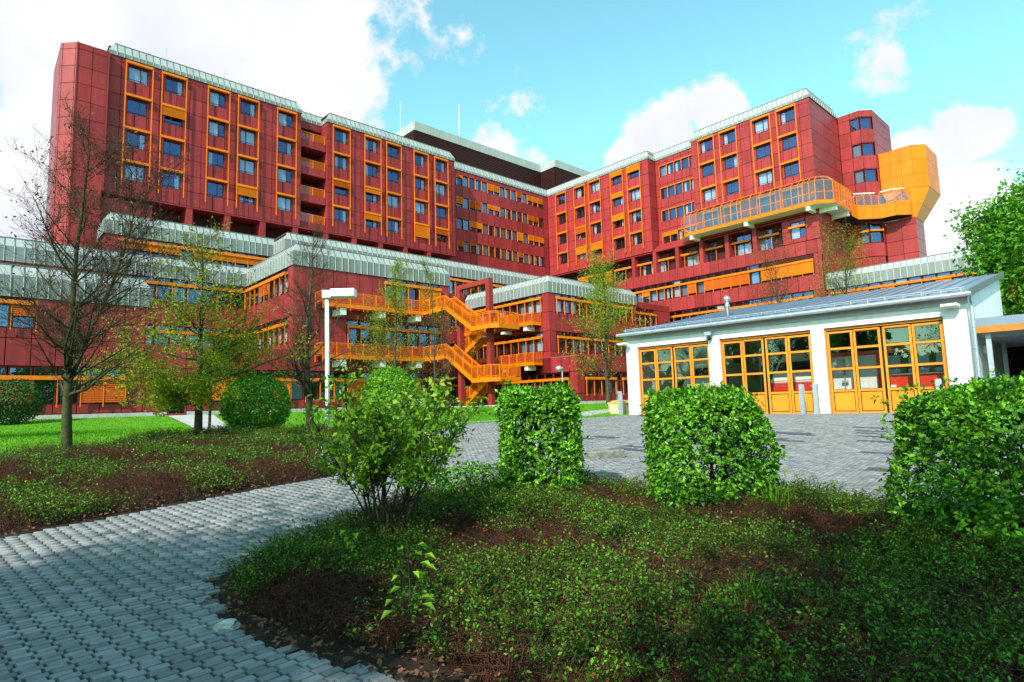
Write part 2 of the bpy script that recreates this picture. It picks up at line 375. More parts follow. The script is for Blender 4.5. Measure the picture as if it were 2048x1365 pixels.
def window(fac, a, b, z0, z1, split=(), curt='auto', depth=.22, pane='glass', name='window', d=0.0, open_=None):
    """one window unit: frame > panes, curtain"""
    w_, h_ = b - a, z1 - z0
    o = fac.put(name, frame_mesh(w_, h_, split, depth), a, z0, d)
    xs = [0.05] + list(split) + [w_ - .05]
    for i in range(len(xs) - 1):
        if open_ == i: continue
        fac.put('pane', pane_mesh(xs[i + 1] - xs[i] - .05, h_ - .14, pane), xs[i] + .025, .07, depth - .06, parent=o)
    if curt == 'auto': curt = rnd.choice(['full', 'sides', 'sides', 'left', 'none', 'right', 'none'])
    hh = h_ - .16
    if curt in ('full', 'big'):
        fac.put('curtain', curtain_mesh((w_ - .16) * (1 if curt == 'full' else .62), hh), .08, .08, depth + .04, parent=o)
    if curt in ('sides', 'left'): fac.put('curtain', curtain_mesh(min(.42, w_ * .3), hh), .08, .08, depth + .04, parent=o)
    if curt in ('sides', 'right'): ww = min(.42, w_ * .3); fac.put('curtain', curtain_mesh(ww, hh), w_ - .08 - ww, .08, depth + .04, parent=o)
    if curt == 'grey':
        fac.put('roller_blind', PANELS.setdefault(('gb', round(w_, 2), round(hh, 2)), MB().box(0, w_ - .16, 0, .01, 0, hh).mesh('roller_blind', M['greyblind'])), .08, .08, depth + .02, parent=o)
    return o

def zinc_run(fac, a, b, z0, zm, zt, back=.5, h0=0, h1=0, step=.64, over=.10, name='zinc_panel', mat='zinc', light=True):
    """standing-seam sheets: upright below, leaning back above; h0/h1: 1 outer hip, -1 inner valley at that end"""
    n = max(1, round((b - a) / step)); st = (b - a) / n
    for i in range(n):
        sa = (back - over) * h0 if i == 0 else 0; sb = (back - over) * h1 if i == n - 1 else 0
        oa = -over * h0 if i == 0 else 0; ob = -over * h1 if i == n - 1 else 0
        k = ('z', round(st, 3), round(zt - z0, 2), round(zm - z0, 2), back, sa, sb, over, mat, i == n - 1, light)
        if k not in PANELS:
            g = .012; x0, x1 = g, st - g; mb = MB(); H, Hm = zt - z0, zm - z0; th = .03
            A = [(x0 + oa, -over, 0), (x1 - ob, -over, 0), (x1 - ob, -over, Hm), (x1 - sb, back - over, H), (x0 + sa, back - over, H), (x0 + oa, -over, Hm)]
            B_ = [(x, y + th, z) for x, y, z in A]
            mb.v = A + B_
            mb.f = [(5, 2, 3, 4), (0, 1, 2, 5), (7, 6, 11, 8), (8, 11, 10, 9), (0, 6, 7, 1), (1, 7, 8, 2), (2, 8, 9, 3), (3, 9, 10, 4), (4, 10, 11, 5), (5, 11, 6, 0)]
            nv = len(mb.f)
            if i < n - 1:      # raised seam on the right-hand edge
                n0 = len(mb.v); e = .045; sw = .022
                for xx in (st - sw, st + sw):
                    mb.v += [(xx, -over - e, 0), (xx, -over - e, Hm), (xx, back - over - e, H + e * .6), (xx, -over + .01, 0), (xx, -over + .01, Hm), (xx, back - over + .01, H)]
                mb.f += [(n0, n0 + 6, n0 + 7, n0 + 1), (n0, n0 + 1, n0 + 4, n0 + 3), (n0 + 6, n0 + 9, n0 + 10, n0 + 7), (n0 + 1, n0 + 7, n0 + 8, n0 + 2), (n0 + 1, n0 + 2, n0 + 5, n0 + 4), (n0 + 7, n0 + 10, n0 + 11, n0 + 8)]
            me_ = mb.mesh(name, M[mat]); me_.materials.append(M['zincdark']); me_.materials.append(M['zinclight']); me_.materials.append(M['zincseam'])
            for q in (1, 2, 4): me_.polygons[q].material_index = 1  # upright faces of each sheet take the darker zinc
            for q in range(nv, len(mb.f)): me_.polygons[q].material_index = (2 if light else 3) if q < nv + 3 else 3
            PANELS[k] = me_
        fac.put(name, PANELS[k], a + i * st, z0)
    # coping on top
    fac.add('coping', MB().box(a + (back - over) * h0, b - (back - over) * h1, back - over - .06, back - over + .22, zt - .01, zt + .05), 'zincseam')

# ------------------------------------------------------------------ ground
HY = [-400, 1.5, 4, 19, 28, 36, 120, 900]; HZ = [0, 0, .06, .88, .90, 1.42, 1.45, 1.45]
def H(y): return float(np.interp(y, HY, HZ))
def sheet(name, poly, off, mat, parent=None, step=1.0):
    bm = bmesh.new(); f = bm.faces.new([bm.verts.new((x, y, 0)) for x, y in poly])
    ys = [p[1] for p in poly]
    for y in [h for h in HY if min(ys) < h < max(ys)] + list(np.arange(math.ceil(max(min(ys), -5)), min(max(ys), 60), step)):
        g = bm.verts[:] + bm.edges[:] + bm.faces[:]
        bmesh.ops.bisect_plane(bm, geom=g, plane_co=(0, y, 0), plane_no=(0, 1, 0))
    bmesh.ops.triangulate(bm, faces=bm.faces[:])
    for v in bm.verts: v.co.z = H(v.co.y) + off
    bmesh.ops.recalc_face_normals(bm, faces=bm.faces[:])
    me = bpy.data.meshes.new(name); bm.to_mesh(me); bm.free()
    if me.polygons and me.polygons[0].normal.z < 0: me.flip_normals()
    me.materials.append(M[mat]); o = link(name, me, parent)
    if parent is None: o['kind'] = 'structure'
    return o
def inpoly(x, y, poly):
    x = np.asarray(x); y = np.asarray(y); r = np.zeros(x.shape, bool); n = len(poly)
    for i in range(n):
        x0, y0 = poly[i]; x1, y1 = poly[(i + 1) % n]
        c_ = ((y0 > y) != (y1 > y)) & (x < (x1 - x0) * (y - y0) / (y1 - y0 + 1e-12) + x0); r ^= c_
    return r
BED_L = [(-14, 6.0), (-5.79, 6.86), (-5.4, 7.48), (-4.9, 8.16), (-4.33, 9.05), (-3.75, 9.67), (-3.2, 10.3), (-2.4, 11.6), (-1.6, 13.0), (-1.2, 13.6), (-1.9, 14.2), (-2.9, 15.4), (-4.0, 17.0), (-5.2, 18.0), (-7.6, 18.3), (-9.5, 17.9), (-10.5, 16.9), (-10.4, 14.9), (-11.2, 13.1), (-14, 12.3)]
BED_R = [(-2.66, 5.23), (-2.3, 4.6), (-1.94, 4.18), (-1.48, 3.86), (-.98, 3.6), (-.7, 3.47), (-.35, 3.1), (0, 2.4), (6, 2.0), (9, 3.0), (9, 5.6), (5.6, 6.2), (4.26, 7.0), (3.2, 7.7), (1.92, 8.2), (1.03, 8.75), (-.3, 9.2), (-1.3, 8.7), (-1.9, 7.7), (-2.25, 6.75), (-2.5, 6.0)]
LAWN = [(-60, 8), (-14, 10), (-14, 12.3), (-11.2, 13.1), (-10.4, 14.9), (-10.5, 16.9), (-9.5, 17.9), (-7.6, 18.3), (-5.2, 18.0), (-4.0, 17.0), (-2.9, 15.4), (-2.6, 17.5), (-2.2, 21.7), (.4, 23.4), (2.7, 24.8), (4.2, 26.4), (5.6, 28.6), (8, 40), (60, 40), (60, 110), (-80, 110), (-80, 20)]
mb = MB()
for i in range(len(HY) - 1):
    mb.quad((-900, HY[i], HZ[i] - .03), (900, HY[i], HZ[i] - .03), (900, HY[i + 1], HZ[i + 1] - .03), (-900, HY[i + 1], HZ[i + 1] - .03))
g = link('ground', mb.mesh('ground', M['terrain'])); g['kind'] = 'structure'
PAVE = [(-30, -12), (30, -12), (60, 5), (60, 40), (8, 40), (5.6, 28.6), (-2.2, 21.7), (-2.6, 17.5), (-1.2, 13.6), (-2.4, 11.6), (-5.79, 6.86), (-14, 6.0), (-30, 4)]
paving = sheet('courtyard_paving', PAVE, -.012, 'sand')
lawn = sheet('lawn', LAWN, .012, 'grassground')
bedL = sheet('garden_bed', BED_L, -.004, 'soil'); bedR = sheet('garden_bed', BED_R, -.004, 'soil')
PATH1 = [(-26.3, 43.2), (-24.0, 45.2), (-18, 36), (-14.2, 29.5), (-11.0, 23.6), (-9.3, 21.4), (-8.9, 19.2), (-10.6, 19.2), (-11.6, 22.2), (-15.4, 28.6), (-20, 35)]
sheet('footpath', PATH1, .026, 'path')
sheet('footpath', [(-2.35, 22.6), (-1.0, 23.3), (2.2, 26.2), (5.0, 30.2), (8, 33.0), (8, 34.6), (3.9, 30.9), (.9, 27.0), (-1.6, 24.4), (-2.5, 23.6)], .026, 'path')

# pavers: zig-zag stones laid in columns; the nearest ones as pieces of their own
def paver_outline(L, W):
    z = .022
    return [(0, 0), (L * .5, 0), (L * .62, z * .0), (L, 0), (L + z, W * .5), (L, W), (0, W), (z, W * .5)]
PU, PV = .125, .072
pd = Vector((math.sin(rad(27.9 + 14)), math.cos(rad(27.9 + 14)), 0)); pe = Vector((pd.y, -pd.x, 0))   # along a stone, and down a column
rng = np.random.default_rng(3)
ii, jj = np.meshgrid(np.arange(-90, 350), np.arange(-400, 500), indexing='ij')
zig = np.where(jj % 2 == 0, 0.0, .024)
cx = ii * PU * pd.x + jj * PV * pe.x + zig * pd.x; cy = ii * PU * pd.y + jj * PV * pe.y + zig * pd.y
sx, sy = (cx / np.maximum(cy, .1)), cy
ok = (cy > 2.6) & (cy < 29.5) & (np.abs(cx) < cy * .9 + .5) & inpoly(cx, cy, PAVE) & ~inpoly(cx, cy, BED_R) & ~inpoly(cx, cy, BED_L) & ~inpoly(cx, cy, LAWN)
# keep clear of the garage floor
GG = rad(44.6103); EG = Vector((math.cos(GG), -math.sin(GG), 0)); EN = Vector((math.sin(GG), math.cos(GG), 0))
ok &= (cx * EN.x + cy * EN.y) < 24.05
# stones that lie wholly behind the foreground planting are not seen
px_, py_ = cx[ok], cy[ok]; pij = np.stack([ii[ok], jj[ok]], 1)
order = np.argsort(px_ ** 2 + py_ ** 2); px_, py_, pij = px_[order], py_[order], pij[order]
# dark inlaid stones that mark the parking bays
dark = np.zeros(len(px_), bool)
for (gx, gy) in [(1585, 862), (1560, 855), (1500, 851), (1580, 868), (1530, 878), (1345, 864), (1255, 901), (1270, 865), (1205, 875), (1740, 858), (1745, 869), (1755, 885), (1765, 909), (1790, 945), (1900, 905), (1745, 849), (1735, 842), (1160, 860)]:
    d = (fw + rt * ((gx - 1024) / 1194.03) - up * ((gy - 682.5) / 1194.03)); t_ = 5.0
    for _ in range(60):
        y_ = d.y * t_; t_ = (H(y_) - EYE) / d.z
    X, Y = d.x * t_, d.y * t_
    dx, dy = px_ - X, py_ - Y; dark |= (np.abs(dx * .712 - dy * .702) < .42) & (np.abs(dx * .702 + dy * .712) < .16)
g_ = .0045
ol = [(g_, .002), (PU - .014, .002), (PU - .011, PV * .5), (PU - .014, PV - .002), (g_, PV - .002), (.003 + g_, PV * .5)]
def paver_mesh(mat, sl=.05):
    mb = MB(); k = 6; ch = .008
    bot = [(pd.x * a + pe.x * b, pd.y * a + pe.y * b, -.03) for a, b in ol]
    mid = [(x, y, .010) for x, y, _ in bot]
    cxm = sum(p[0] for p in bot) / k; cym = sum(p[1] for p in bot) / k
    top = [(cxm + (x - cxm) * (1 - ch / .16), cym + (y - cym) * (1 - ch / .16), .016) for x, y, _ in bot]
    for L_ in (bot, mid, top): mb.v += L_
    for a in (0, k): mb.f += [(a + (i + 1) % k, a + i, a + k + i, a + k + (i + 1) % k) for i in range(k)]
    mb.f.append(tuple(2 * k + i for i in reversed(range(k))))
    return mb.mesh('paver', M[mat])
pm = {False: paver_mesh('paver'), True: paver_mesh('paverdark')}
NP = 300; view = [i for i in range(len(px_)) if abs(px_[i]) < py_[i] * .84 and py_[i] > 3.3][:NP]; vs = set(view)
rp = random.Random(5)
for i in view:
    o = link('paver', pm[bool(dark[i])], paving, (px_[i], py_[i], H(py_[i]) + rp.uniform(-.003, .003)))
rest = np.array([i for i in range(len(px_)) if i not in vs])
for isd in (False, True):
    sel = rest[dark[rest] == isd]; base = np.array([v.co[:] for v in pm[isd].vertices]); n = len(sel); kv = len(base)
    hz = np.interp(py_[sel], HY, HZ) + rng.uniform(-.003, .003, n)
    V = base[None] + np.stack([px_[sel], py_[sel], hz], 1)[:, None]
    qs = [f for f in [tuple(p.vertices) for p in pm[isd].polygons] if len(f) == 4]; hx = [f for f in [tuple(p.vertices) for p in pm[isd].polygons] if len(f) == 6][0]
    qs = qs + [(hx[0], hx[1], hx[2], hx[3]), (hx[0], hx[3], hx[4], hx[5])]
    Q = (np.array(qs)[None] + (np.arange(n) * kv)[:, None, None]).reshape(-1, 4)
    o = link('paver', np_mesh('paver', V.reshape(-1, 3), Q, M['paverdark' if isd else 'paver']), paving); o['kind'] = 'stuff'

# ------------------------------------------------------------------ left tower wing
VA = 69.12
A = bthing('tower_wing', 'long red panelled tower wing on the left with yellow framed window columns', 'building', 6, 68.6)
fa = Fac(A, 'A', VA)
core = MB(); core.box(8.95, 28.9, VA + .42, 84, 23.75, 39.2).box(32.35, 52.45, VA + .42, 84, 23.75, 39.2).box(28.9, 32.35, 71.6, 84, 23.75, 39.2)
core.box(12.9, 52.45, 71.2, 84, 14, 23.75).box(7.0, 12.9, VA + .5, 84, 1.4, 23.75)
A.part('wall', core, M['core'])
A.part('roof', MB().box(9.6, 51.8, 72.0, 83.8, 39.2, 39.5), M['deck'])
ZR = [37.85, 34.34, 30.82, 27.32]; JZ = [23.72, 25.37, 27.12, 28.87, 30.62, 32.37, 34.12, 35.87, 37.62, 38.12]
colsA = [(10.37, 12.86), (13.64, 16.07), (18.15, 20.52), (21.36, 23.74), (25.84, 28.25), (32.93, 35.39), (37.40, 39.91), (40.68, 43.09), (45.09, 47.59), (48.65, 51.09)]
def tower_column(fac, cl, crr, blinds, rails, zend, curts, flip=False, name='sunshade_frame'):
    """a column of windows under one yellow frame: posts > blind boxes, lowered blinds"""
    ops = []
    fr = fac.add(name, MB().box(cl, cl + .09, -.36, -.27, zend, rails[0] + .02).box(crr - .09, crr, -.36, -.27, zend, rails[0] + .02), 'yellow')
    for i, zr in enumerate(rails):
        fac.add('blind_box', MB().box(cl + .092, crr - .092, -.38, -.10, zr - .24, zr).box(cl + .2, cl + .26, -.10, .0, zr - .15, zr - .05).box(crr - .26, crr - .2, -.10, .0, zr - .15, zr - .05), 'yellow', parent=fr)
        b = blinds.get(i)
        if b:
            f, mt = b; fac.put('blind', slat_mesh(crr - cl - .2, 1.95 * f, mt), cl + .10, zr - .24 - 1.95 * f, -.33, parent=fr)
        a0, a1 = cl + .28, crr - .42 if not flip else crr - .30
        if flip: a0 = cl + .42
        z0, z1 = zr - 1.98, zr - .30
        w_ = a1 - a0; sp = (w_ * (.62 if not flip else .38),)
        o = window(fac, a0, a1, z0, z1, sp, curts[i] if curts else 'auto')
        fac.put('handrail', PANELS.setdefault(('hr', round(w_, 2)), MB().box(.03, w_ - .03, .05, .08, .20, .235).mesh('handrail', M['black'])), 0, 0, 0, parent=o)
        ops.append((a0, a1, z0, z1))
    return ops
ops = []
blA = {1: {1: (.55, 'blind')}, 3: {3: (.55, 'blind')}, 5: {2: (.42, 'blindo')}, 6: {2: (.33, 'blind'), 3: (.42, 'blind')}, 8: {3: (.95, 'blind')}, 9: {3: (.42, 'blindo')}}
cuA = [['full', 'none', 'right', 'full'], ['right', 'none', 'none', 'right'], ['big', 'big', 'left', 'none'], ['right', 'full', 'full', 'sides'], ['big', 'right', 'big', 'full'], ['right', 'sides', 'none', 'right'], ['sides', 'left', 'right', 'right'], ['none', 'none', 'full', 'right'], ['right', 'right', 'full', 'none'], ['right', 'full', 'none', 'none']]
for i, (a, b) in enumerate(colsA): ops += tower_column(fa, a, b, blA.get(i, {}), ZR, 24.45, cuA[i], flip=i in (1, 3, 5, 7, 9))
panels(fa, grid(8.95, 28.9, 1.28, 10.05), JZ, ops)
panels(fa, grid(32.35, 52.45, 1.28, 33.1), JZ, ops)
# the tall closed end of the wing
fp = Fac(A, 'A', 68.6); panels(fp, [6.33, 7.55, 8.78], [14.62 + 1.75 * i for i in range(14)] + [38.05])
A.part('wall', MB().prism([(6.38, 68.66), (8.78, 68.66), (8.78, 70), (9.2, 83.8), (5.2, 76.4), (5.2, 69.85)], 1.4, 38.0), M['core'])
A.part('corner_post', MB().box(8.74, 8.94, 68.62, 69.10, 23.6, 38.06), M['red'])
fch = Fac(A, 'X', 5.1, 69.81, -math.pi / 4); panels(fch, [0, .22, 1.52, 1.71], [14.62 + 1.75 * i for i in range(14)] + [38.05])
A.part('corner_trim', MB().box(6.25, 6.35, 68.55, 68.65, 14, 38.06), M['red'])
fl = Fac(A, 'B', 5.1); panels(fl, grid(-76.4, -69.81, 1.1), [14.62 + 1.75 * i for i in range(14)] + [38.05])
# loggia bays between the two halves
fr_ = Fac(A, 'B', 32.35); 
for sd in (0, 1):
    for z0, z1 in zip(JZ[:-1], JZ[1:]):
        f_ = Fac(A, 'B', 32.33 if sd == 0 else 28.93)
        A.piece(f_, 'cladding_panel', 'red', -71.5, -69.14, z0 + .02, z1 - .02, 0 if sd == 0 else -.06, .05)
for k in range(4):
    z = 34.25 - 3.5 * k
    A.part('balcony', MB().box(28.96, 32.26, 69.5, 71.6, z - .12, z + .12).box(28.96, 32.26, 69.42, 69.5, z - .1, z + .85), M['red'])
    bal = A.part('balcony_railing', MB().box(28.98, 32.22, 69.44, 69.49, z + 1.83, z + 1.89).box(30.55, 30.66, 69.43, 69.50, z + .85, z + 1.86).box(32.1, 32.2, 69.42, 69.50, z + .85, z + 1.86).box(28.98, 29.06, 69.43, 69.49, z + .85, z + 1.86), M['yellow'])
    b2 = MB()
    for i in range(40): b2.box(28.98 + i * .08, 28.98 + i * .08 + .045, 69.46, 69.475, z + .88, z + 1.83)
    link('mesh_infill', b2.mesh('mesh_infill', M['blindo']), bal)
    fw_ = Fac(A, 'A', 71.35); window(fw_, 29.2, 31.9, z + .2, z + 2.9, (1.35,), 'none')
A.part('lintel', MB().box(28.96, 32.26, 70.85, 71.2, 37.2, 38.1), M['red'])
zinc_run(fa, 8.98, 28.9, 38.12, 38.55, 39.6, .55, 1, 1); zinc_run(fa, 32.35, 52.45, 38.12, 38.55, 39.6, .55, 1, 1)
zinc_run(Fac(A, 'X', 28.9, VA, math.pi / 2), 0, 1.78, 38.12, 38.55, 39.6, .55, 1, -1, step=.45)
zinc_run(Fac(A, 'A', 70.9), 28.9, 32.35, 38.12, 38.55, 39.6, .55, -1, -1)
zinc_run(Fac(A, 'B', 32.35), -70.9, -VA, 38.12, 38.55, 39.6, .55, -1, 1, step=.45)
zinc_run(Fac(A, 'X', 52.45, VA, math.pi / 2), 0, 14, 38.12, 38.55, 39.6, .55, 1, 0)
fq = Fac(A, 'X', 52.45, VA, math.pi / 2); panels(fq, [0, .7, 1.5, 2.3], JZ)
# plant storey under the overhang
fs = Fac(A, 'A', VA + .55)
A.part('soffit', MB().box(8.95, 52.45, VA, 84, 23.55, 23.70), M['red'])
panels(Fac(A, 'A', VA + .42), [8.9, 10.15, 11.45, 12.75, 13.35], [14.6, 16.3, 18.1, 19.85, 21.6, 23.25])
A.part('wall', MB().box(8.9, 13.3, VA + .5, 71.3, 1.4, 23.5), M['core'])
for k in range(10):
    a = 16.44 + 3.873 * k
    if a < 51: A.part('pillar', MB().box(a, a + .62, VA + .05, 71.2, 14, 23.55), M['red'])
for k in range(10):
    a, b = (13.4, 16.4) if k == 0 else (16.44 + 3.873 * (k - 1) + .65, 16.44 + 3.873 * k - .02)
    if b > 52: b = 52.4
    if b - a < .5: continue
    mb = MB(); z = 18.0
    while z < 23.4: mb.quad((a, 71.02, z), (b, 71.02, z), (b, 71.10, z + .13), (a, 71.10, z + .13)); z += .16
    A.part('louvre', mb, M['louvre'])
for a, z0, z1 in ((14.2, 39.6, 41.3), (20.2, 39.6, 41.2), (27.3, 39.6, 41.2), (36.0, 39.6, 41.3), (38, 39.6, 41.0)): A.part('lightning_rod', MB().tube([(a, VA + .9, z0 - .3), (a, VA + .9, z1)], .03, 5), M['galv'])
A.flush()

# ------------------------------------------------------------------ recessed wing in the corner
VC = 71.35
Cw = bthing('corner_wing', 'recessed red wing in the inner corner with four rows of ribbon windows', 'building', 52.5, VC)
fc = Fac(Cw, 'A', VC)
Cw.part('wall', MB().box(52.5, 76, VC + .42, 88, 1.4, 39.2), M['core']); Cw.part('roof', MB().box(52.6, 76, VC + .7, 88, 39.2, 39.45), M['deck'])
ops = []
stC = ['b3 g d w g B7 B7 g w g o6 g B6 B6 B6', 'B7 g o9 o9 g B5 B5 g w g d g o6 o6 d', 'd g B6 B6 g d w g w g B9 g B6 B6 B6', 'o6 g o3 w g d d g w g o5 g w w w']
for r_ in range(4):
    zt = 37.40 - 3.5 * r_; zs = zt - 1.66; st = stC[r_].split()
    for i in range(15):
        a = 54.40 + i * 1.275; s_ = st[i]
        cur = {'g': 'grey', 'w': 'big', 'd': 'none'}.get(s_, rnd.choice(['none', 'left']))
        o = window(fc, a + .05, a + 1.22, zs, zt, (), cur); ops.append((a, a + 1.275, zs, zt))
        if i % 1 == 0: fc.put('mullion', PANELS.setdefault(('mu',), MB().box(-.035, .035, -.05, .05, 0, 1.66).mesh('mullion', M['yellow'])), a, zs, -.02)
        if s_[0] in 'bBo':
            f = int(s_[1]) / 10; fc.put('blind', slat_mesh(1.2, 1.6 * f, 'blind' if s_[0] != 'o' else 'blindo'), .0, 1.64 - 1.6 * f, -.06, parent=o)
panels(fc, grid(52.45, 74.7, 1.28, 54.40), [16.2, 18.2, 20.2, 22.0, 23.4, 25.2, 26.9, 28.75, 30.4, 32.25, 33.9, 35.74, 37.42, 38.12], ops)
zinc_run(fc, 52.45, 74.7, 38.12, 38.45, 39.6, .55, -1, -1)
Cw.flush()
PH = bthing('plant_room', 'dark brown rooftop plant room with a zinc band round its top', 'plant room', 50.6, 73.3, 39.3)
PH.part('wall', MB().prism([(50.75, 77.15), (79.25, 77.15), (79.25, 73.45), (90, 73.45), (90, 88), (50.75, 88)], 39.3, 45.7), M['plantroom'])
for fac, a, b in ((Fac(PH, 'A', 77), 50.6, 79.1), (Fac(PH, 'B', 79.1), -77, -73.3), (Fac(PH, 'A', 73.3), 79.1, 90), (Fac(PH, 'B', 50.6), -87, -77)):
    panels(fac, grid(a, b, .62), [45.5, 46.95], (), 'zinc', -.1, .2, .02, 'zinc_panel')
    mb = MB(); z = 39.5
    while z < 45.4: mb.box(a + .02, b - .02, .02, .16, z, z + .12); z += .3
    fac.add('louvre', mb, 'plantroom')
PH.part('roof', MB().prism([(50.6, 77), (79.1, 77), (79.1, 73.3), (90, 73.3), (90, 88), (50.6, 88)], 46.95, 47.0), M['zincseam'])
PH.flush()
for (u, v, z0, z1, r_, lab) in ((49.6, 79.5, 39.4, 51.0, .05, 'thin white rod antenna left of the plant room corner'), (60.4, 78.0, 47.0, 53.5, .09, 'taller white mast antenna standing on the plant room roof'), (51.9, 79.0, 47.0, 48.4, .03, 'short thin rod on the plant room corner')):
    T = bthing('antenna', lab, 'antenna', u, v, z0, 'rooftop antennas'); T.part('mast', MB().tube([(u, v, z0), (u, v, (z0 + z1) / 2), (u, v, z1)], r_, 6, r_ * .4), M['whitepaint'])
    T.part('base', MB().box(u - .2, u + .2, v - .2, v + .2, z0, z0 + .5).box(u - .3, u + .3, v - .05, v + .05, z0 + .7, z0 + .8), M['galv'])

# ------------------------------------------------------------------ right tower wing and its lower storeys
UB = 74.7
B = bthing('tower_wing', 'red panelled tower wing on the right above the glazed gallery', 'building', UB, 26.44)
fb = Fac(B, 'B', UB)
core = MB().box(UB + .42, 92, 50.2, 71.3, 23.6, 39.2).box(UB + 2.27, 92, 42.5, 50.2, 23.6, 39.2).box(UB + .42, 84.3, 26.7, 42.5, 23.6, 39.2).box(84.3, 92, 27, 42.6, 23.6, 39.2)
core.box(UB + 1.47, 92, 26.9, 71.3, 18.9, 23.6).box(UB + .42, 92, 26.7, 71.3, 1.4, 18.9)
B.part('wall', core, M['core']); B.part('roof', MB().box(UB + 2.7, 91.8, 27.2, 71.2, 39.2, 39.45), M['deck'])
colsB = [(69.08, 66.62), (64.86, 62.39), (61.62, 59.11), (57.07, 54.59), (53.82, 51.34), (41.49, 39.01), (38.25, 35.76), (33.70, 31.19), (30.43, 27.97)]
blB = {1: {2: (.5, 'blindo'), 3: (.5, 'blind')}, 2: {3: (.5, 'blind')}, 3: {0: (.3, 'blind'), 1: (.3, 'blind'), 2: (.35, 'blind')}, 4: {0: (.4, 'blind')}}
cuB = [['none', 'none', 'none', 'none'], ['big', 'none', 'left', 'full'], ['full', 'left', 'left', 'none'], ['none', 'right', 'right', 'none'], ['none', 'full', 'left', 'left'], ['left', 'none', 'full', 'none'], ['left', 'right', 'none', 'none'], ['full', 'none', 'full', 'none'], ['left', 'none', 'none', 'none']]
ops = []
for i, (a, b) in enumerate(colsB): ops += tower_column(fb, -a, -b, blB.get(i, {}), ZR, 24.45, cuB[i], flip=i in (0, 2, 4, 6, 8))
panels(fb, grid(-71.3, -50.02, 1.28, -70.35), JZ, ops); panels(fb, grid(-42.7, -26.44, 1.28, -41.8), JZ, ops)
# recess with four rows of windows
fg = Fac(B, 'B', UB + 1.85); ops = []
for r_ in range(4):
    zt = 37.0 - 3.5 * r_
    for i in range(5):
        a = -49.3 + 1.28 * i; o = window(fg, a + .06, a + 1.2, zt - 1.62, zt, (), rnd.choice(['none', 'grey', 'none', 'left'])); ops.append((a, a + 1.28, zt - 1.62, zt))
        fg.put('mullion', PANELS.setdefault(('mu',), MB().box(-.035, .035, -.05, .05, 0, 1.66).mesh('mullion', M['yellow'])), a, zt - 1.64, -.02)
        if r_ == 3 and i < 2: fg.put('blind', slat_mesh(1.2, .5, 'blind'), 0, 1.1, -.06, parent=o)
    fg.add('sunshade_rail', MB().box(-49.3, -42.9, -.12, 0, zt, zt + .12), 'yellow')
panels(fg, grid(-50.0, -42.7, 1.28, -49.3), [24.9] + [z - .02 for z in JZ[1:-1]] + [38.12], ops)
fk = Fac(B, 'A', 50.02); panels(fk, [UB, UB + 1.85], JZ)
fk2 = Fac(B, 'X', UB + 1.85, 42.7, math.pi); panels(fk2, [0, 1.85], JZ)
zinc_run(fb, -71.3, -50.02, 38.12, 38.5, 39.6, .55, -1, 1); zinc_run(fb, -42.7, -26.44, 38.12, 38.5, 39.6, .55, 1, 1); zinc_run(fg, -50.02, -42.7, 38.12, 38.5, 39.6, .55, -1, -1)
zinc_run(Fac(B, 'X', UB + 1.85, 42.7, math.pi), 0, 1.85, 38.12, 38.5, 39.6, .55, -1, 1, step=.46)
zinc_run(fk, UB, UB + 1.85, 38.12, 38.5, 39.6, .55, 1, -1, step=.46)
# end wall
fe = Fac(B, 'A', 26.44); panels(fe, grid(UB, 84.1, 1.28), [18.4, 20.3, 22.0] + JZ); zinc_run(fe, UB, 84.1, 38.12, 38.5, 39.6, .55, 1, 0)
panels(Fac(B, 'A', 26.3), grid(UB, 84.1, 1.9), [1.4, 6, 10, 14, 15.3, 16.2, 18.37])
# sloping sill under the recess and soffit
B.part('sill', MB().loft([[(UB + .05, v, 23.62), (UB + .05, v, 23.75), (UB + 1.8, v, 25.0), (UB + 1.9, v, 23.62)] for v in (42.75, 49.98)]), M['red'])
B.part('soffit', MB().box(UB, 92, 26.5, 71.3, 23.48, 23.6), M['red'])
# pillar storey
fpil = Fac(B, 'B', UB + 1.05)
for k in range(6):
    v = 53.9 - 3.83 * k + .0
    B.part('pillar', MB().box(UB + .02, UB + 1.2, v - .55, v, 20.2, 23.48), M['red'])
fb2 = Fac(B, 'B', UB)
for k in range(9):
    a = -(53.9 - 3.83 * (k - 2)) + .0; a0, a1 = a - 3.83 + .02, a - .57
    if k > 7 or a1 < -66: pass
    fpil.add('sunshade_rail', MB().box(a0, a1, -.5, -.28, 22.12, 22.38), 'yellow')
    left = k % 2 == 1; w0 = a0 + (1.1 if left else .08); w1 = w0 + 2.05
    window(fpil, w0, w1, 20.45, 22.2, (1.0,), rnd.choice(['full', 'big', 'sides', 'none'])); window(fpil, w0, w1, 22.3, 23.2, (1.0,), 'none', name='transom_window')
    if k in (0, 1): fpil.put('blind', slat_mesh(2.1, 1.7, 'blind'), w0, 20.45, -.4)
    l0, l1 = (a0, w0 - .06) if left else (w1 + .06, a1)
    mb = MB(); z = 20.4
    while z < 23.3: mb.quad((l0, .06, z), (l1, .06, z), (l1, .14, z + .12), (l0, .14, z + .12)); z += .15
    fpil.add('louvre', mb, 'louvre'); fpil.add('guide', MB().box(w0 - .06, w0, -.42, -.36, 20.3, 22.2).box(w1, w1 + .06, -.42, -.36, 20.3, 22.2), 'yellow')
panels(fb2, [-30.88, -29.6, -28.0, -26.44], [20.4, 21.9, 23.42], [(-29.86, -28.1, 20.9, 23.0)]); window(fb2, -29.86, -28.1, 20.9, 23.0, (1.1,), 'big')
fb2.add('sunshade_rail', MB().box(-29.98, -28.0, -.36, -.12, 22.2, 22.44), 'yellow')
B.part('parapet', MB().box(UB + .06, UB + 1.2, 26.5, 71.3, 18.9, 20.2), M['core'])
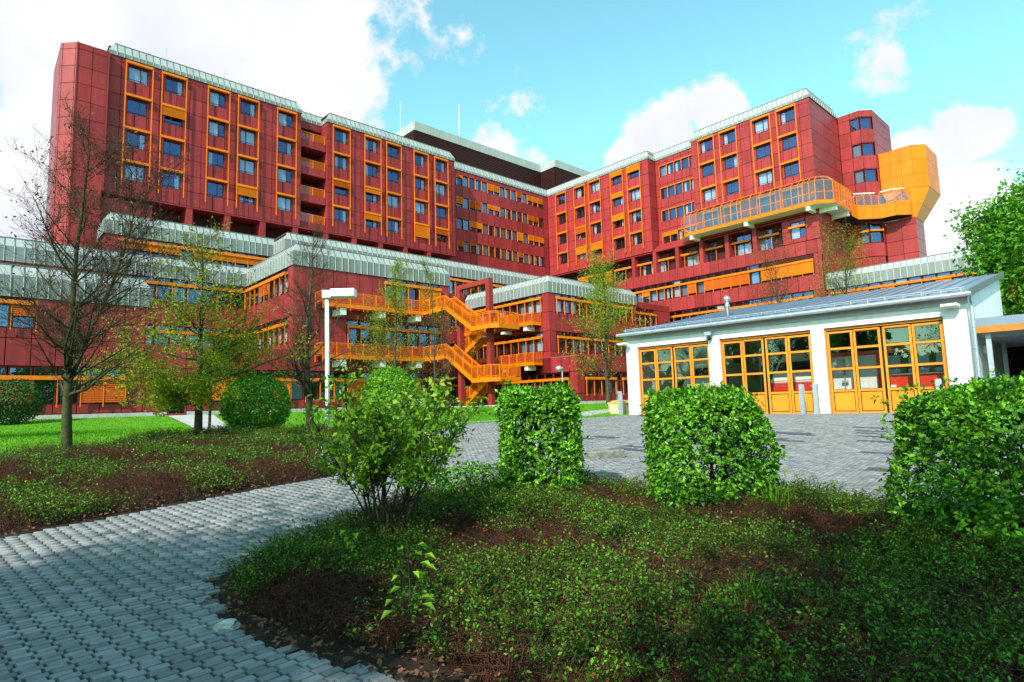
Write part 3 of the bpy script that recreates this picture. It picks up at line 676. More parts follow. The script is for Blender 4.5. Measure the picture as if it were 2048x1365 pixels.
panels(fb2, grid(-71.3, -26.44, 1.28, -70.4), [18.68, 20.36])
def strip(fac, a, b, zs, zr, zt, states, mod=1.28, rail=True, louvre_end=None, out_=.34):
    """a ribbon of windows with a yellow sunshade rail across it and small lights above"""
    n = round((b - a) / mod); st = states.split()
    rl = fac.add('sunshade_rail', MB().box(a - .06, b + .06, -out_, -out_ + .22, zr - .15, zr + .12), 'yellow') if rail else None
    for i in range(n):
        x = a + i * mod; s_ = st[i % len(st)]
        cur = {'g': 'grey', 'w': 'full', 'd': 'none', 's': 'sides', 'l': 'left'}.get(s_[0], 'none')
        o = window(fac, x + .05, x + mod - .05, zs, zr - .08, (), cur)
        if zt > zr + .3: window(fac, x + .05, x + mod - .05, zr, zt, (), 'none' if s_ != 'w' else 'full', name='transom_window')
        if s_[0] in 'BoLY':
            f = int(s_[1]) / 10; hh = zr - zs
            fac.put('blind', slat_mesh(mod - .06, hh * f, {'B': 'blind', 'o': 'blindo', 'L': 'blindo', 'Y': 'blind'}[s_[0]], .085 if s_[0] != 'L' else .13), x + .03, zr - .1 - hh * f, -out_ + .10)
        if rl: fac.put('guide', PANELS.setdefault(('gd', round(zr - zs, 2)), MB().box(-.03, .03, -.04, .04, 0, zr - zs + .1).mesh('guide', M['yellow'])), x, zs - .22, -out_ + .12, parent=rl)
    if rl: fac.put('guide', PANELS[('gd', round(zr - zs, 2))], b, zs - .22, -out_ + .12, parent=rl)
    return (a - .02, b + .02, zs, zt)
ops = [strip(fb2, -53.35 - 1.28 * 6, -33.87 + .01 - .0, 16.2, 17.9, 18.66, 'g g d g d g g B5 g g s w g L9 g L9 L9 L9 o9 o9 g'),
       strip(fb2, -33.85, -27.45, 16.2, 17.9, 18.0, 'Y9 Y9 Y9 Y9 Y9'),
       strip(fb2, -48.2, -27.72, 11.8, 13.45, 14.2, 'd d g d g g w B5 Y9 Y9 Y8 g Y9 Y9 d g')]
B.part('louvre', (lambda m: [m.box(UB + .02, UB + .1, 27.5, 33.85, 18.06 + .12 * i, 18.12 + .12 * i) for i in range(5)] and m)(MB()), M['louvre'])
ops.append((-33.9, -27.4, 18.0, 18.66))
panels(fb2, grid(-71.3, -26.44, 1.28, -70.4), [1.4, 5, 9, 10.4, 11.8, 14.25, 16.15, 18.68], ops)
B.flush()

# ------------------------------------------------------------------ end turret with the yellow bay
T = bthing('end_turret', 'chamfered red stair turret with cantilevered yellow bay at the right end', 'building', 84.1, 19)
up_pl = [(84.55, 26.4), (84.55, 24.0), (85.46, 23.08), (92.5, 23.08), (92.5, 30), (84.55, 30)]
T.part('wall', MB().prism(up_pl[::1], 1.4, 38.2), M['core']); T.part('wall', MB().prism([(86.15, 23), (86.15, 19.35), (89.5, 19.35), (89.5, 23)], 1.4, 23.4), M['core'])
f1 = Fac(T, 'B', 84.1); f2 = Fac(T, 'X', 84.1, 23.82, -math.pi / 4); f3 = Fac(T, 'A', 22.63); wl = 1.18 * math.sqrt(2)
zt_ = [19.0, 20.75, 23.3, 25.4, 27.0, 28.8, 30.55, 32.3, 34.05, 35.85, 37.55, 38.3]
o1, o2 = [], []
for z0, z1 in ((35.85, 37.45), (32.3, 33.95), (28.8, 30.45), (20.8, 23.3)):
    window(f1, -24.97, -23.95, z0, z1, (), 'grey' if z0 < 34 else 'none'); window(f2, .1, 1.48, z0, z1, (), 'none')
    o1.append((-25.0, -23.82, z0, z1)); o2.append((0.02, 1.6, z0, z1))
for (fx, a, b) in ((f1, -25.0, -23.85), (f2, 0.0, 1.6)): fx.add('sunshade_rail', MB().box(a, b, -.3, -.1, 22.2, 22.42), 'yellow')
panels(f1, [-26.4, -25.0, -23.82], zt_, o1); panels(f2, [0, wl], zt_, o2); panels(f3, grid(85.28, 92.6, 1.22), zt_)
zl = [1.4, 6, 10, 14, 15.4, 17.2, 18.95, 20.7, 22.5, 23.4]
panels(f1, [-26.4, -25.0, -23.82], zl[:7]); panels(f2, [0, wl], zl[:7])
f4 = Fac(T, 'B', 86.0); panels(f4, [-22.6, -20.8, -19.2], zl); f5 = Fac(T, 'A', 19.2); panels(f5, [86.0, 87.2, 88.4, 89.6], zl)
T.part('roof', MB().prism([(84.1, 26.4), (84.1, 23.82), (85.28, 22.63), (92.6, 22.63), (92.6, 30), (84.1, 30)], 38.3, 38.4), M['red'])
yb = T.part('yellow_bay', MB().prism([(86.06, 22.6), (86.06, 18.98), (87.3, 17.75), (92.57, 17.75), (92.57, 22.6)], 27.1, 32.45), M['doorline'])
zy = [27.1, 28.9, 30.7, 32.52]
def ypan(fac, ss, zs, name='yellow_panel'): panels(fac, ss, zs, (), 'yellow', 0, .05, .03, name)
ypan(Fac(T, 'B', 86.0), [-22.6, -21.4, -20.2, -18.95], zy); ypan(Fac(T, 'X', 86.0, 18.95, -math.pi / 4), [0, 1.78], zy); ypan(Fac(T, 'A', 17.69), grid(87.26, 92.63, 1.3), zy)
T.part('yellow_panel', MB().quad((86, 22.6, 32.53), (86, 18.95, 32.53), (87.26, 17.69, 32.53), (92.63, 17.69, 32.53), (92.63, 22.6, 32.53)), M['yellow'])
# tapering funnel below the bay
top = [(86.02, 20.2), (86.02, 18.97), (87.28, 17.71), (92.6, 17.71), (92.6, 22.5), (86.02, 22.5)]
bot = [(86.02, 19.6), (86.02, 19.2), (86.1, 19.16), (89.6, 19.16), (89.6, 21.0), (86.02, 21.0)]
def lerp(t): return [(a[0] + (b[0] - a[0]) * t, a[1] + (b[1] - a[1]) * t, 27.08 + (23.25 - 27.08) * t) for a, b in zip(top, bot)]
T.part('funnel', MB().loft([lerp(1), lerp(.56)]), M['yellow']); T.part('funnel', MB().loft([lerp(.55), lerp(0)]), M['yellow'])
T.flush()

# ------------------------------------------------------------------ glazed gallery round the right wing
Gl = bthing('glazed_gallery', 'yellow framed glass walkway cantilevered round the right tower wing', 'walkway', 72.7, 24.4, 24.1)
UO, VO = 72.7, 24.4
outer = [(UO, 43.3), (UO, 25.85), (UO + 1.45, VO), (80.2, VO)]
floor = outer + [(80.2, 26.4), (UB, 26.4), (UB, 44.9)]
Gl.part('floor_slab', MB().prism([(x, y) for x, y in [(UB, 44.9), (UO + .05, 43.3), (UO + .05, 25.9), (UO + 1.5, VO + .05), (80.2, VO + .05), (80.2, 26.38), (UB, 26.38)]], 24.02, 24.3), M['lightconc'])
def pts_along(p, q, n): return [(p[0] + (q[0] - p[0]) * i / n, p[1] + (q[1] - p[1]) * i / n) for i in range(n + 1)]
fas = MB()
path_ = [(UB, 44.9)] + outer
for p, q in zip(path_[:-1], path_[1:]): fas.bar((*p, 24.27), (*q, 24.27), .07, .40)
Gl.part('fascia', fas, M['yellow'])
vposts = [43.3, 42.4, 41.44, 40.28, 38.98, 37.81, 36.43, 35.56, 35.06, 33.83, 32.54, 31.18, 29.95, 28.62, 27.8, 27.29, 26.57, 25.87]
def post(p, inward, zt=26.9):
    q = (p[0] + inward[0] * .75, p[1] + inward[1] * .75)
    Gl.part('post', MB().bar((*p, 24.2), (*p, zt), .07, .07).bar((*p, zt), (*q, zt + .62), .06, .06), M['yellow'])
def bay(p, q, inward, zt=26.9):
    a, b = Vector((*p, 0)), Vector((*q, 0)); t = (b - a).normalized() * .04; a += t; b -= t; iv = Vector((*inward, 0))
    pn = Gl.part('pane', MB().quad((a.x, a.y, 25.5), (b.x, b.y, 25.5), (b.x, b.y, zt), (a.x, a.y, zt)), M['glassc'])
    Gl.part('pane', MB().quad((a.x, a.y, 24.5), (b.x, b.y, 24.5), (b.x, b.y, 25.44), (a.x, a.y, 25.44)), M['glassc'])
    c_, d_ = a + iv * .75, b + iv * .75
    Gl.part('roof_pane', MB().quad((a.x, a.y, zt), (b.x, b.y, zt), (d_.x, d_.y, zt + .62), (c_.x, c_.y, zt + .62)), M['glassc'])
    for e_, f_, z in ((a, b, 25.47), (a, b, zt), (c_, d_, zt + .62)): Gl.part('rail', MB().bar((e_.x, e_.y, z), (f_.x, f_.y, z), .05, .05), M['yellow'])
pl = [((UB, 44.9), (0, -.4))] + [((UO, v), (1, 0)) for v in vposts] + [((UO + .72, 25.12), (.7, .7)), ((UO + 1.45, VO), (.4, .9))] + [((x, VO), (0, 1)) for x in (75.1, 76.0, 76.9, 77.8, 78.7, 79.5, 80.2)]
for p, iv in pl: post(p, iv)
for (p, iv), (q, _) in zip(pl[1:-1], pl[2:]): bay(p, q, iv if iv[0] != .7 else (.7, .7))
bay((UB, 44.6), (UO, 43.3), (.3, -.3))
Gl.part('roof', MB().prism([(UB, 44), (UO + .75, 43), (UO + .75, 26.5), (UO + 1.8, VO + .75), (80.2, VO + .75), (80.2, 26.38), (UB, 26.38)], 27.5, 27.56), M['glassc'])
for v in (42.4, 34.6, 26.9): Gl.part('cantilever_beam', MB().box(UO + .1, 76, v - .22, v + .22, 23.5, 24.02), M['lightconc'])
for u in (75.3, 79.2): Gl.part('cantilever_beam', MB().box(u - .22, u + .22, VO + .15, 27, 23.5, 24.02), M['lightconc'])
# the part with the solid yellow parapet, up to the bay
P_ = [(79.9, VO - .02), (82, VO - .02), (83.94, 22.46), (83.94, 20.75), (85.18, 19.51), (86.1, 19.51)]
Gl.part('floor_slab', MB().prism([(80.2, 26.35)] + [(x + .08, y + .06) for x, y in P_] + [(86.1, 22.6), (84.0, 23.9), (84.05, 26.35)], 23.5, 23.75), M['black'])
for p, q in zip(P_[:-1], P_[1:]):
    n = max(1, round(math.dist(p, q) / 1.0)); L_ = pts_along(p, q, n)
    for a, b in zip(L_[:-1], L_[1:]):
        t = Vector((b[0] - a[0], b[1] - a[1], 0)).normalized() * .012; iv = Vector((-t.y, t.x, 0)).normalized(); iv = iv if iv.x + iv.y > 0 else -iv
        Gl.part('yellow_panel', MB().bar((a[0] + t.x, a[1] + t.y, 24.43), (b[0] - t.x, b[1] - t.y, 24.43), .06, 1.76), M['yellow'])
        c_, d_ = (a[0] + iv.x * .75, a[1] + iv.y * .75), (b[0] + iv.x * .75, b[1] + iv.y * .75)
        Gl.part('pane', MB().quad((*a, 25.32), (*b, 25.32), (*b, 26.55), (*a, 26.55)), M['glassc'])
        Gl.part('roof_pane', MB().quad((*a, 26.55), (*b, 26.55), (*d_, 27.1), (*c_, 27.1)), M['glassc'])
        Gl.part('post', MB().bar((*a, 25.3), (*a, 26.55), .06, .06).bar((*a, 26.55), (*c_, 27.1), .06, .06).bar((*a, 26.55), (*b, 26.55), .05, .05), M['yellow'])
        Gl.part('rail', MB().bar((*c_, 27.14), (*d_, 27.14), .1, .08), M['whitepaint'])

# ------------------------------------------------------------------ podium: upper terrace storey
ZZ = (14.0, 15.25, 16.0)      # zinc band of the lower roofs: foot, kink, top
PT = bthing('podium_storey', 'set-back podium storey with zinc parapet and orange blinds below the towers', 'building', 8.64, 61.3)
fpw, fpe = Fac(PT, 'A', 64.6), Fac(PT, 'A', 61.3)
PT.part('wall', MB().box(8.9, 24.2, 65.02, 71, 1.4, 20.3).box(24.2, 74.5, 61.72, 71, 1.4, 20.3), M['core'])
PT.part('roof', MB().box(9.3, 24.6, 65.2, 69.5, 20.3, 20.42).box(24.7, 74.3, 61.9, 69.2, 20.3, 20.42), M['deck'])
zp = (18.32, 19.62, 20.44)
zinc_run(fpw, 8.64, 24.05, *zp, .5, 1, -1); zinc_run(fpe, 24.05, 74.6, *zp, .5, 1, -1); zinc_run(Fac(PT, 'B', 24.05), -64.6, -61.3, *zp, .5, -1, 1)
zinc_run(Fac(PT, 'B', 8.64), -68.5, -64.6, *zp, .5, 0, 1)
ops = [strip(fpw, 9.8, 23.9, 16.0, 17.87, 18.3, 'B4 B4 B4 B4 d B4 B4 B4 B4 B4 B4')]
panels(fpw, grid(8.7, 24.05, 1.28, 9.8), [12, 14, 16.0, 18.3], ops)
ops = [strip(fpe, 37.2, 57.7, 16.0, 17.87, 18.3, 'd g d d B4 d s d g d'), strip(fpe, 37.2, 47.4, 11.8, 13.4, 13.9, 'd d d g'), strip(fpe, 37.2, 47.4, 7.4, 9.0, 9.6, 'd g d d'), strip(fpe, 37.2, 47.4, 2.5, 4.15, 4.8, 'd d d')]
panels(fpe, grid(24.1, 58, 1.28, 24.4), [1.4, 2.5, 4.9, 7.3, 9.6, 11.7, 14, 16.0, 18.3], ops)
panels(Fac(PT, 'B', 8.7), [-68, -66.5, -64.6], [14, 16, 18.3])
PT.flush()

# low left block, the middle-west storeys and the entrance front
VM = 49.58
LW = bthing('podium_block', 'low red block at far left with two zinc bands behind the bare tree', 'building', 0, VM)
flw = Fac(LW, 'A', VM); fmw = Fac(LW, 'A', 61.2)
LW.part('wall', MB().box(-25, 9.3, VM + .42, 61.3, .2, 11.35).box(9.3, 20.1, VM + .42, 61.4, .2, 6.5).box(-25, 20.1, 61.62, 66, .2, 15.9), M['core'])
LW.part('roof', MB().box(-25, 8.9, VM + .7, 61, 11.35, 11.46).box(9.4, 20.1, VM + .5, 61.1, 6.5, 6.6).box(-25, 20, 61.8, 64.5, 15.9, 15.98), M['deck'])
zinc_run(flw, -8, 9.5, 9.35, 10.75, 11.5, .5, 0, 1); zinc_run(fmw, -8, 20.18, *ZZ, .5, 0, -1)
zinc_run(Fac(LW, 'X', 9.5, VM, math.pi / 2), 0, 11, 9.35, 10.75, 11.5, .5, 1, 0)
ops = [strip(flw, -8.4, 3.12, 7.35, 9.0, 9.3, 'g d L4 g g d L4 g L5'), strip(flw, -8.4, 8.24, 2.4, 4.15, 4.85, 'L9 d L9 L9 d L9 d L9 L9 d d L9 L9'), strip(flw, 13.5, 19.9, 2.4, 4.15, 4.85, 'Y9 Y9 d g Y8'), (10.95, 12.21, 1.4, 3.9)]
panels(flw, grid(-8, 9.5, 1.28, -7.3), [1.75, 2.4, 4.9, 6.7, 7.35, 9.35], ops); panels(flw, grid(9.5, 20.18, 1.28, 10.8), [1.75, 2.4, 4.9, 6.72], ops)
panels(Fac(LW, 'X', 9.5, VM, math.pi / 2), grid(0, 11.6, 1.28), [6.7, 9.35])
dr = flw.add('door', MB().box(10.97, 11.05, .05, .2, 1.45, 3.88).box(12.11, 12.19, .05, .2, 1.45, 3.88).box(11.05, 12.11, .05, .2, 3.78, 3.88).box(11.05, 12.11, .05, .2, 2.35, 2.5).box(11.05, 12.11, .05, .2, 1.45, 1.6), 'redpaint')
flw.put('pane', pane_mesh(1.06, 1.28), 11.05, 2.5, .12, parent=dr); flw.put('pane', pane_mesh(1.06, .75), 11.05, 1.6, .12, parent=dr)
flw.add('handle', MB().box(11.98, 12.02, -.02, .05, 2.3, 2.7), 'galv', parent=dr)
flw.add('plinth', MB().box(-25, 10.9, -.03, .3, .3, 1.72), 'concrete'); flw.add('plinth', MB().box(12.25, 36.6, -.03, .3, .3, 1.72), 'concrete')
flw.add('door_step', MB().box(10.9, 12.25, -.6, .3, 1.3, 1.45), 'concrete')
ops = [strip(fmw, 9.7, 19.95, 11.85, 13.45, 14.0, 'd d d s d B1 d d'), strip(fmw, 9.7, 19.95, 7.4, 9.0, 9.6, 'd g d d d s w d')]
panels(fmw, grid(-8, 20.18, 1.28, -7.3), [6.6, 7.4, 9.6, 11.8, 14.0], ops)
LW.flush()

MBk = bthing('podium_block', 'red block with zinc crown and yellow escape galleries behind the white lamp post', 'building', 20.18, VM)
UM = 20.18
fml = Fac(MBk, 'B', UM); fmf = Fac(MBk, 'A', VM)
MBk.part('wall', MB().box(UM + .42, 36.6, VM + .42, 61.3, 1.4, 15.8), M['core']); MBk.part('roof', MB().box(UM + .6, 36.0, VM + .6, 61.5, 15.8, 15.95), M['deck'])
zinc_run(fml, -61.2, -VM, *ZZ, .5, -1, 1); zinc_run(fmf, UM, 36.65, *ZZ, .5, 1, 1); zinc_run(Fac(MBk, 'X', 36.65, VM, math.pi / 2), 0, 11.6, *ZZ, .5, 1, 0)
ops = [strip(fml, -60.75, -50.75, 11.85, 13.45, 14.0, 'd d g o7 o7 g s w', 1.25), strip(fml, -60.75, -50.75, 7.4, 9.0, 9.6, 'w s w d w g s w', 1.25)]
panels(fml, grid(-61.1, -VM, 1.28, -60.75), [6.7, 7.35, 9.65, 11.8, 14.0], ops)
ops = [strip(fmf, 29.0, 35.4, 11.0, 13.45, 13.95, 'd g d Y9 Y9'), strip(fmf, 25.15, 35.4, 7.2, 9.0, 9.6, 'd d d g d d d d'), strip(fmf, 20.0, 35.4, 2.45, 4.15, 4.85, 'g d d g L9 L9 d d g Y9 d d')]
panels(fmf, grid(UM, 36.65, 1.28, 21.3), [1.75, 2.45, 4.9, 7.15, 9.65, 10.9, 14.0], ops)
panels(Fac(MBk, 'X', 36.65, VM, math.pi / 2), grid(0, 11.6, 1.28), [1.75, 4.9, 7.15, 9.65, 11.8, 14.0])
MBk.flush()

# right-hand block and the link to the tower
UN, VN = 47.75, 45.95
NB = bthing('podium_block', 'red corner block with zinc crown between the yellow staircase and the garage', 'building', UN, 42)
fnl, fnf = Fac(NB, 'B', UN), Fac(NB, 'A', VN); fng = Fac(NB, 'A', 42.1); fnr = Fac(NB, 'A', 46.6)
NB.part('wall', MB().box(UN + .42, 64, VN + .42, 61.3, 1.4, 15.8).box(UN + .42, 74, 42.52, VN + .42, 1.4, 6.5).box(64, 73, 47.02, 61, 1.4, 14.6), M['core'])
NB.part('roof', MB().box(UN + .6, 63.6, VN + .6, 61, 15.8, 15.95).box(UN + .1, 74, 42.2, VN + .3, 6.5, 6.62).box(64, 73, 46.65, 61, 14.6, 14.76), M['deck'])
zinc_run(fnl, -61.0, -VN, *ZZ, .5, 0, 1); zinc_run(fnf, UN, 64.15, *ZZ, .5, 1, 1); zinc_run(Fac(NB, 'X', 64.15, VN, math.pi / 2), 0, 12, *ZZ, .5, 1, 0)
ops = [strip(fnl, -59.84, -47.04, 11.85, 13.45, 14.0, 'd g d d s d d g w w'), strip(fnl, -59.84, -47.04, 7.4, 9.0, 9.6, 'd d g d d d d g g w'), strip(fnl, -59.84, -43.2, 2.5, 4.15, 4.85, 'd d d d d d g d g s g s d')]
panels(fnl, grid(-61, -VN, 1.28, -59.84), [4.9, 7.35, 9.65, 11.8, 14.0], ops); panels(fnl, grid(-61, -42.1, 1.28, -59.84), [1.75, 2.5, 4.9, 6.6], ops)
ops = [strip(fnf, 48.85, 62.93, 11.85, 13.45, 14.0, 'w s w d d g d g d d d'), strip(fnf, 48.85, 62.93, 7.4, 9.0, 9.6, 'd d g s d g d d d d d')]
panels(fnf, grid(UN, 64.15, 1.28, 48.85), [6.6, 7.35, 9.65, 11.8, 14.0], ops)
ops = [strip(fng, 48.93, 53.97, 2.5, 4.15, 4.85, 'd d d g', 1.26), strip(fng, 55.3, 60.4, 2.5, 4.15, 4.85, 'd d g d', 1.28), (54.0, 55.28, 1.4, 4.85)]
panels(fng, grid(UN, 62, 1.28, 48.93), [1.75, 2.5, 4.9, 6.62], ops)
dr = fng.add('door', MB().box(54.05, 54.13, .05, .2, 1.45, 4.0).box(55.15, 55.23, .05, .2, 1.45, 4.0).box(54.13, 55.15, .05, .2, 3.9, 4.0).box(54.13, 55.15, .05, .2, 2.3, 2.4).box(54.13, 55.15, .05, .2, 1.45, 1.6), 'wframe')
fng.put('pane', pane_mesh(1.02, 1.5), 54.13, 2.4, .12, parent=dr); fng.put('pane', pane_mesh(1.02, .7), 54.13, 1.6, .12, parent=dr); fng.put('curtain', curtain_mesh(.6, 2.2), 54.2, 1.6, .17, parent=dr)
fng.add('plinth', MB().box(UN + .02, 62, -.03, .3, .8, 1.72), 'concrete')
ops = [strip(fnr, 64.2, 69.2, 11.6, 13.15, 13.8, 'd d d d', 1.25), (71.7, 72.6, 11.4, 12.4)]
panels(fnr, [64.15, 67, 70, 73], [6.6, 9, 11.55, 13.85, 14.75], ops); window(fnr, 71.7, 72.6, 11.4, 12.4, (), 'none')
fnl.add('notice_board', MB().box(-48.0, -47.75, -.05, -.02, 2.9, 3.2), 'sign')
NB.flush()

RW = bthing('low_wing', 'low wing with pale zinc parapet above the garage roof at far right', 'building', 74.6, 10)
frw = Fac(RW, 'B', 74.55)
RW.part('wall', MB().box(74.97, 88, -14, 26.0, 1.4, 15.8), M['core']); RW.part('roof', MB().box(75, 88, -14, 26, 15.8, 15.96), M['deck'])
zinc_run(frw, -26.15, 12, *ZZ, .5, 0, 0)
ops = [strip(frw, -25.6, 10.24, 11.8, 13.45, 14.0, 'd Y9 Y9 d Y9 w d d Y9 d w d g d')]
panels(frw, grid(-26.1, 12, 1.28, -25.6), [5, 9.6, 11.75, 14.0], ops)
RW.flush()

# ------------------------------------------------------------------ yellow escape galleries and stair
ES = bthing('escape_stair', 'bright yellow steel escape stair and galleries with red portal frame', 'staircase', 33.6, 39.6)
rail_cache = {}
def railing(T, p, q, zp, zq, h=1.02, mat='yellow'):
    """one railing panel: frame > mesh infill"""
    p, q = Vector((*p, zp)), Vector((*q, zq)); up_ = Vector((0, 0, 1)); L = (q - p).length; t = (q - p) / L
    mb = MB(); a, b = p + t * .03, q - t * .03
    mb.bar(a, a + up_ * h, .045, .045).bar(b, b + up_ * h, .045, .045).bar(p + up_ * h, q + up_ * h, .06, .06).bar(a + up_ * .12, b + up_ * .12, .04, .04).bar(a + up_ * (h - .12), b + up_ * (h - .12), .03, .03)
    o = T.part('railing', mb, M[mat]); m2 = MB(); n = max(2, int(L / .075))
    for i in range(1, n):
        c_ = p + (q - p) * (i / n); m2.bar(c_ + up_ * .14, c_ + up_ * (h - .12), .020, .020)
    link('mesh_infill', m2.mesh('mesh_infill', M['blindo']), o)
def deck(T, x0, x1, y0, y1, z): T.part('landing', MB().box(x0, x1, y0, y1, z - .05, z), M['tread']); 
def fascia(T, p, q, z, h=.36): T.part('fascia', MB().bar((*p, z - h / 2 + .02), (*q, z - h / 2 + .02), .08, h), M['yellow'])
def run_rail(p, q, z, seg=1.35):
    n = max(1, round(math.dist(p, q) / seg)); L_ = pts_along(p, q, n)
    for a, b in zip(L_[:-1], L_[1:]):
        railing(ES, a, b, z, z)
        ES.part('post', MB().bar((*a, z - .55), (*a, z + 1.08), .07, .07), M['yellow'])
for zl_ in (10.72, 6.22):
    deck(ES, 22.1, 35.0 if zl_ < 8 else 33.7, 47.9, 49.5, zl_); fascia(ES, (22.1, 47.9), (32.25, 47.9), zl_); run_rail((22.1, 47.9), (32.25, 47.9), zl_); run_rail((22.1, 49.4), (22.1, 47.9), zl_)
    x1 = 33.7 if zl_ > 8 else 35.0
    deck(ES, 32.2, x1, 44.3, 47.9, zl_); fascia(ES, (32.22, 47.9), (32.22, 44.3), zl_); run_rail((32.22, 47.9), (32.22, 44.3), zl_, 1.2); fascia(ES, (x1, 47.9), (x1, 44.3), zl_); run_rail((x1, 44.3), (x1, 49.4), zl_)
    for u in (24.0, 27.9, 31.8): ES.part('bracket_beam', MB().box(u - .28, u + .28, 47.98, 49.5, zl_ - .95, zl_ - .38), M['lightconc'])
    # half landing towards the viewer
    zh = zl_ - 2.35; pl = [(32.2, 40.5), (32.2, 37.9), (32.75, 37.42), (35.1, 37.42), (35.1, 40.5)]
    ES.part('landing', MB().prism(pl, zh - .05, zh), M['tread'])
    for p, q in zip(pl[:-1], pl[1:]):
        fascia(ES, p, q, zh, .38); n = max(1, round(math.dist(p, q) / .85)); L_ = pts_along(p, q, n)
        for a, b in zip(L_[:-1], L_[1:]): railing(ES, a, b, zh, zh, 1.05)
    # flights
    def flight(x0, x1, ya, za, yb, zb, n=13):
        mb_ = None
        for x in (x0 + .04, x1 - .04):
            ES.part('stringer', MB().bar((x, ya, za - .12), (x, yb, zb - .12), .07, .34), M['yellow'])
            L_ = [(x, ya + (yb - ya) * i / 3, za + (zb - za) * i / 3) for i in range(4)]
            for a, b in zip(L_[:-1], L_[1:]): railing(ES, a[:2], b[:2], a[2] + .05, b[2] + .05, 1.0)
        for i in range(1, n):
            f = i / n; ES.part('tread', MB().box(x0 + .08, x1 - .08, ya + (yb - ya) * f - .13, ya + (yb - ya) * f + .13, za + (zb - za) * f - .03, za + (zb - za) * f), M['tread'])
    flight(32.25, 33.35, 44.3, zl_, 40.5, zh); flight(33.95, 35.05, 40.5, zh, 44.3, (6.22 if zl_ > 8 else 1.42))
ES.part('portal_post', MB().box(33.42, 33.88, 39.35, 39.85, 1.3, 12.72), M['redpaint']); ES.part('portal_post', MB().box(33.42, 33.88, 43.6, 44.05, 1.3, 12.72), M['redpaint']); ES.part('portal_beam', MB().box(33.42, 33.88, 39.85, 43.6, 12.28, 12.72), M['redpaint'])
E2 = bthing('escape_balcony', 'short yellow escape balconies on the corner block behind the staircase', 'balcony', 46.3, 47.2, 5.8)
_ES = ES; ES = E2
for zl_ in (10.72, 6.22):
    deck(ES, 46.3, 47.7, 47.2, 60.5, zl_); fascia(ES, (46.3, 60.5), (46.3, 47.2), zl_, .4); fascia(ES, (46.3, 47.2), (47.7, 47.2), zl_, .4); run_rail((46.3, 60.5), (46.3, 47.2), zl_); run_rail((46.3, 47.2), (47.7, 47.2), zl_)
    for v in (48.5, 52.4, 56.3): ES.part('bracket_beam', MB().box(46.4, 47.7, v - .25, v + .25, zl_ - .9, zl_ - .4), M['lightconc'])
ES = _ES
# gravel at the foot of the stair
n = 2600; r3 = np.random.default_rng(11); us, vs_ = r3.uniform(28, 44, n), r3.uniform(36.5, 42, n)
def stones(name, X, Y, size, mat, label, cat, zoff=.03):
    n = len(X); base = np.array([(1, 0, 0), (0, 1, 0), (-1, 0, 0), (0, -1, 0), (0, 0, .7)], float)
    s_ = r3.uniform(.5, 1, n) * size; an = r3.uniform(0, 6.28, n); c_, s2 = np.cos(an), np.sin(an)
    V = np.stack([base[None, :, 0] * c_[:, None] - base[None, :, 1] * s2[:, None], base[None, :, 0] * s2[:, None] + base[None, :, 1] * c_[:, None], np.repeat(base[None, :, 2], n, 0)], 2) * s_[:, None, None]
    V[:, :, 0] += X[:, None]; V[:, :, 1] += Y[:, None]; V[:, :, 2] += (np.interp(Y, HY, HZ) + zoff)[:, None]
    Q = (np.array([(0, 1, 4), (1, 2, 4), (2, 3, 4), (3, 0, 4)])[None] + (np.arange(n) * 5)[:, None, None]).reshape(-1, 3)
    return tag(link(name, np_mesh(name, V.reshape(-1, 3), Q, M[mat])), label, cat, kind='stuff')
stones('gravel', us * EU.x + vs_ * EV.x, us * EU.y + vs_ * EV.y, .16, 'gravel', 'pale gravel strip at the foot of the yellow stair', 'gravel')

# ------------------------------------------------------------------ garage
GD = 24.0
def gp(s, n, z): return EG * s + EN * n + Vector((0, 0, z))
Gt = Thing('garage', 'white rendered three-bay garage with zinc monopitch roof and yellow folding doors', 'garage', gp(-9.5, 24, .88), -GG, None, (-9.5, 24, .88))
fg_ = Fac(Gt, 'A', GD); Z0 = .84; ZT = 4.06; ZW = 4.46
bays = [(-15.45, -11.89), (-11.40, -7.76), (-7.30, -3.61)]
edges = [-16.05, -15.45, -11.89, -11.40, -7.76, -7.30, -3.61, -2.97]
mb = MB()
for a, b in ((-16.05, -15.45), (-11.89, -11.40), (-7.76, -7.30), (-3.61, -2.97)): mb.box(a, b, 24, 24.42, .6, ZT)
mb.box(-16.05, -2.97, 24, 24.42, ZT, 4.62)
Gt.part('front_wall', mb, M['white'])
for s0, s1 in ((-16.05, -15.75), (-3.27, -2.97)):
    Gt.part('side_wall', MB().loft([[(s0, 24.42, .5), (s1, 24.42, .5), (s1, 24.42, 4.66), (s0, 24.42, 4.66)], [(s0, 34.5, .5), (s1, 34.5, .5), (s1, 34.5, 6.66), (s0, 34.5, 6.66)]]), M['white'])
Gt.part('rear_wall', MB().box(-15.75, -3.27, 34.2, 34.5, .5, 6.6), M['white']); Gt.part('lining', MB().box(-15.74, -3.28, 34.1, 34.19, .9, 6.5), M['garagedark']); Gt.part('floor', MB().box(-15.75, -3.27, 24.1, 34.2, .6, .86), M['concrete'])
Gt.part('ceiling', MB().loft([[(-15.75, 24.42, 4.62), (-3.27, 24.42, 4.62), (-3.27, 24.42, 4.66), (-15.75, 24.42, 4.66)], [(-15.75, 34.2, 6.58), (-3.27, 34.2, 6.58), (-3.27, 34.2, 6.62), (-15.75, 34.2, 6.62)]]), M['garagedark'])
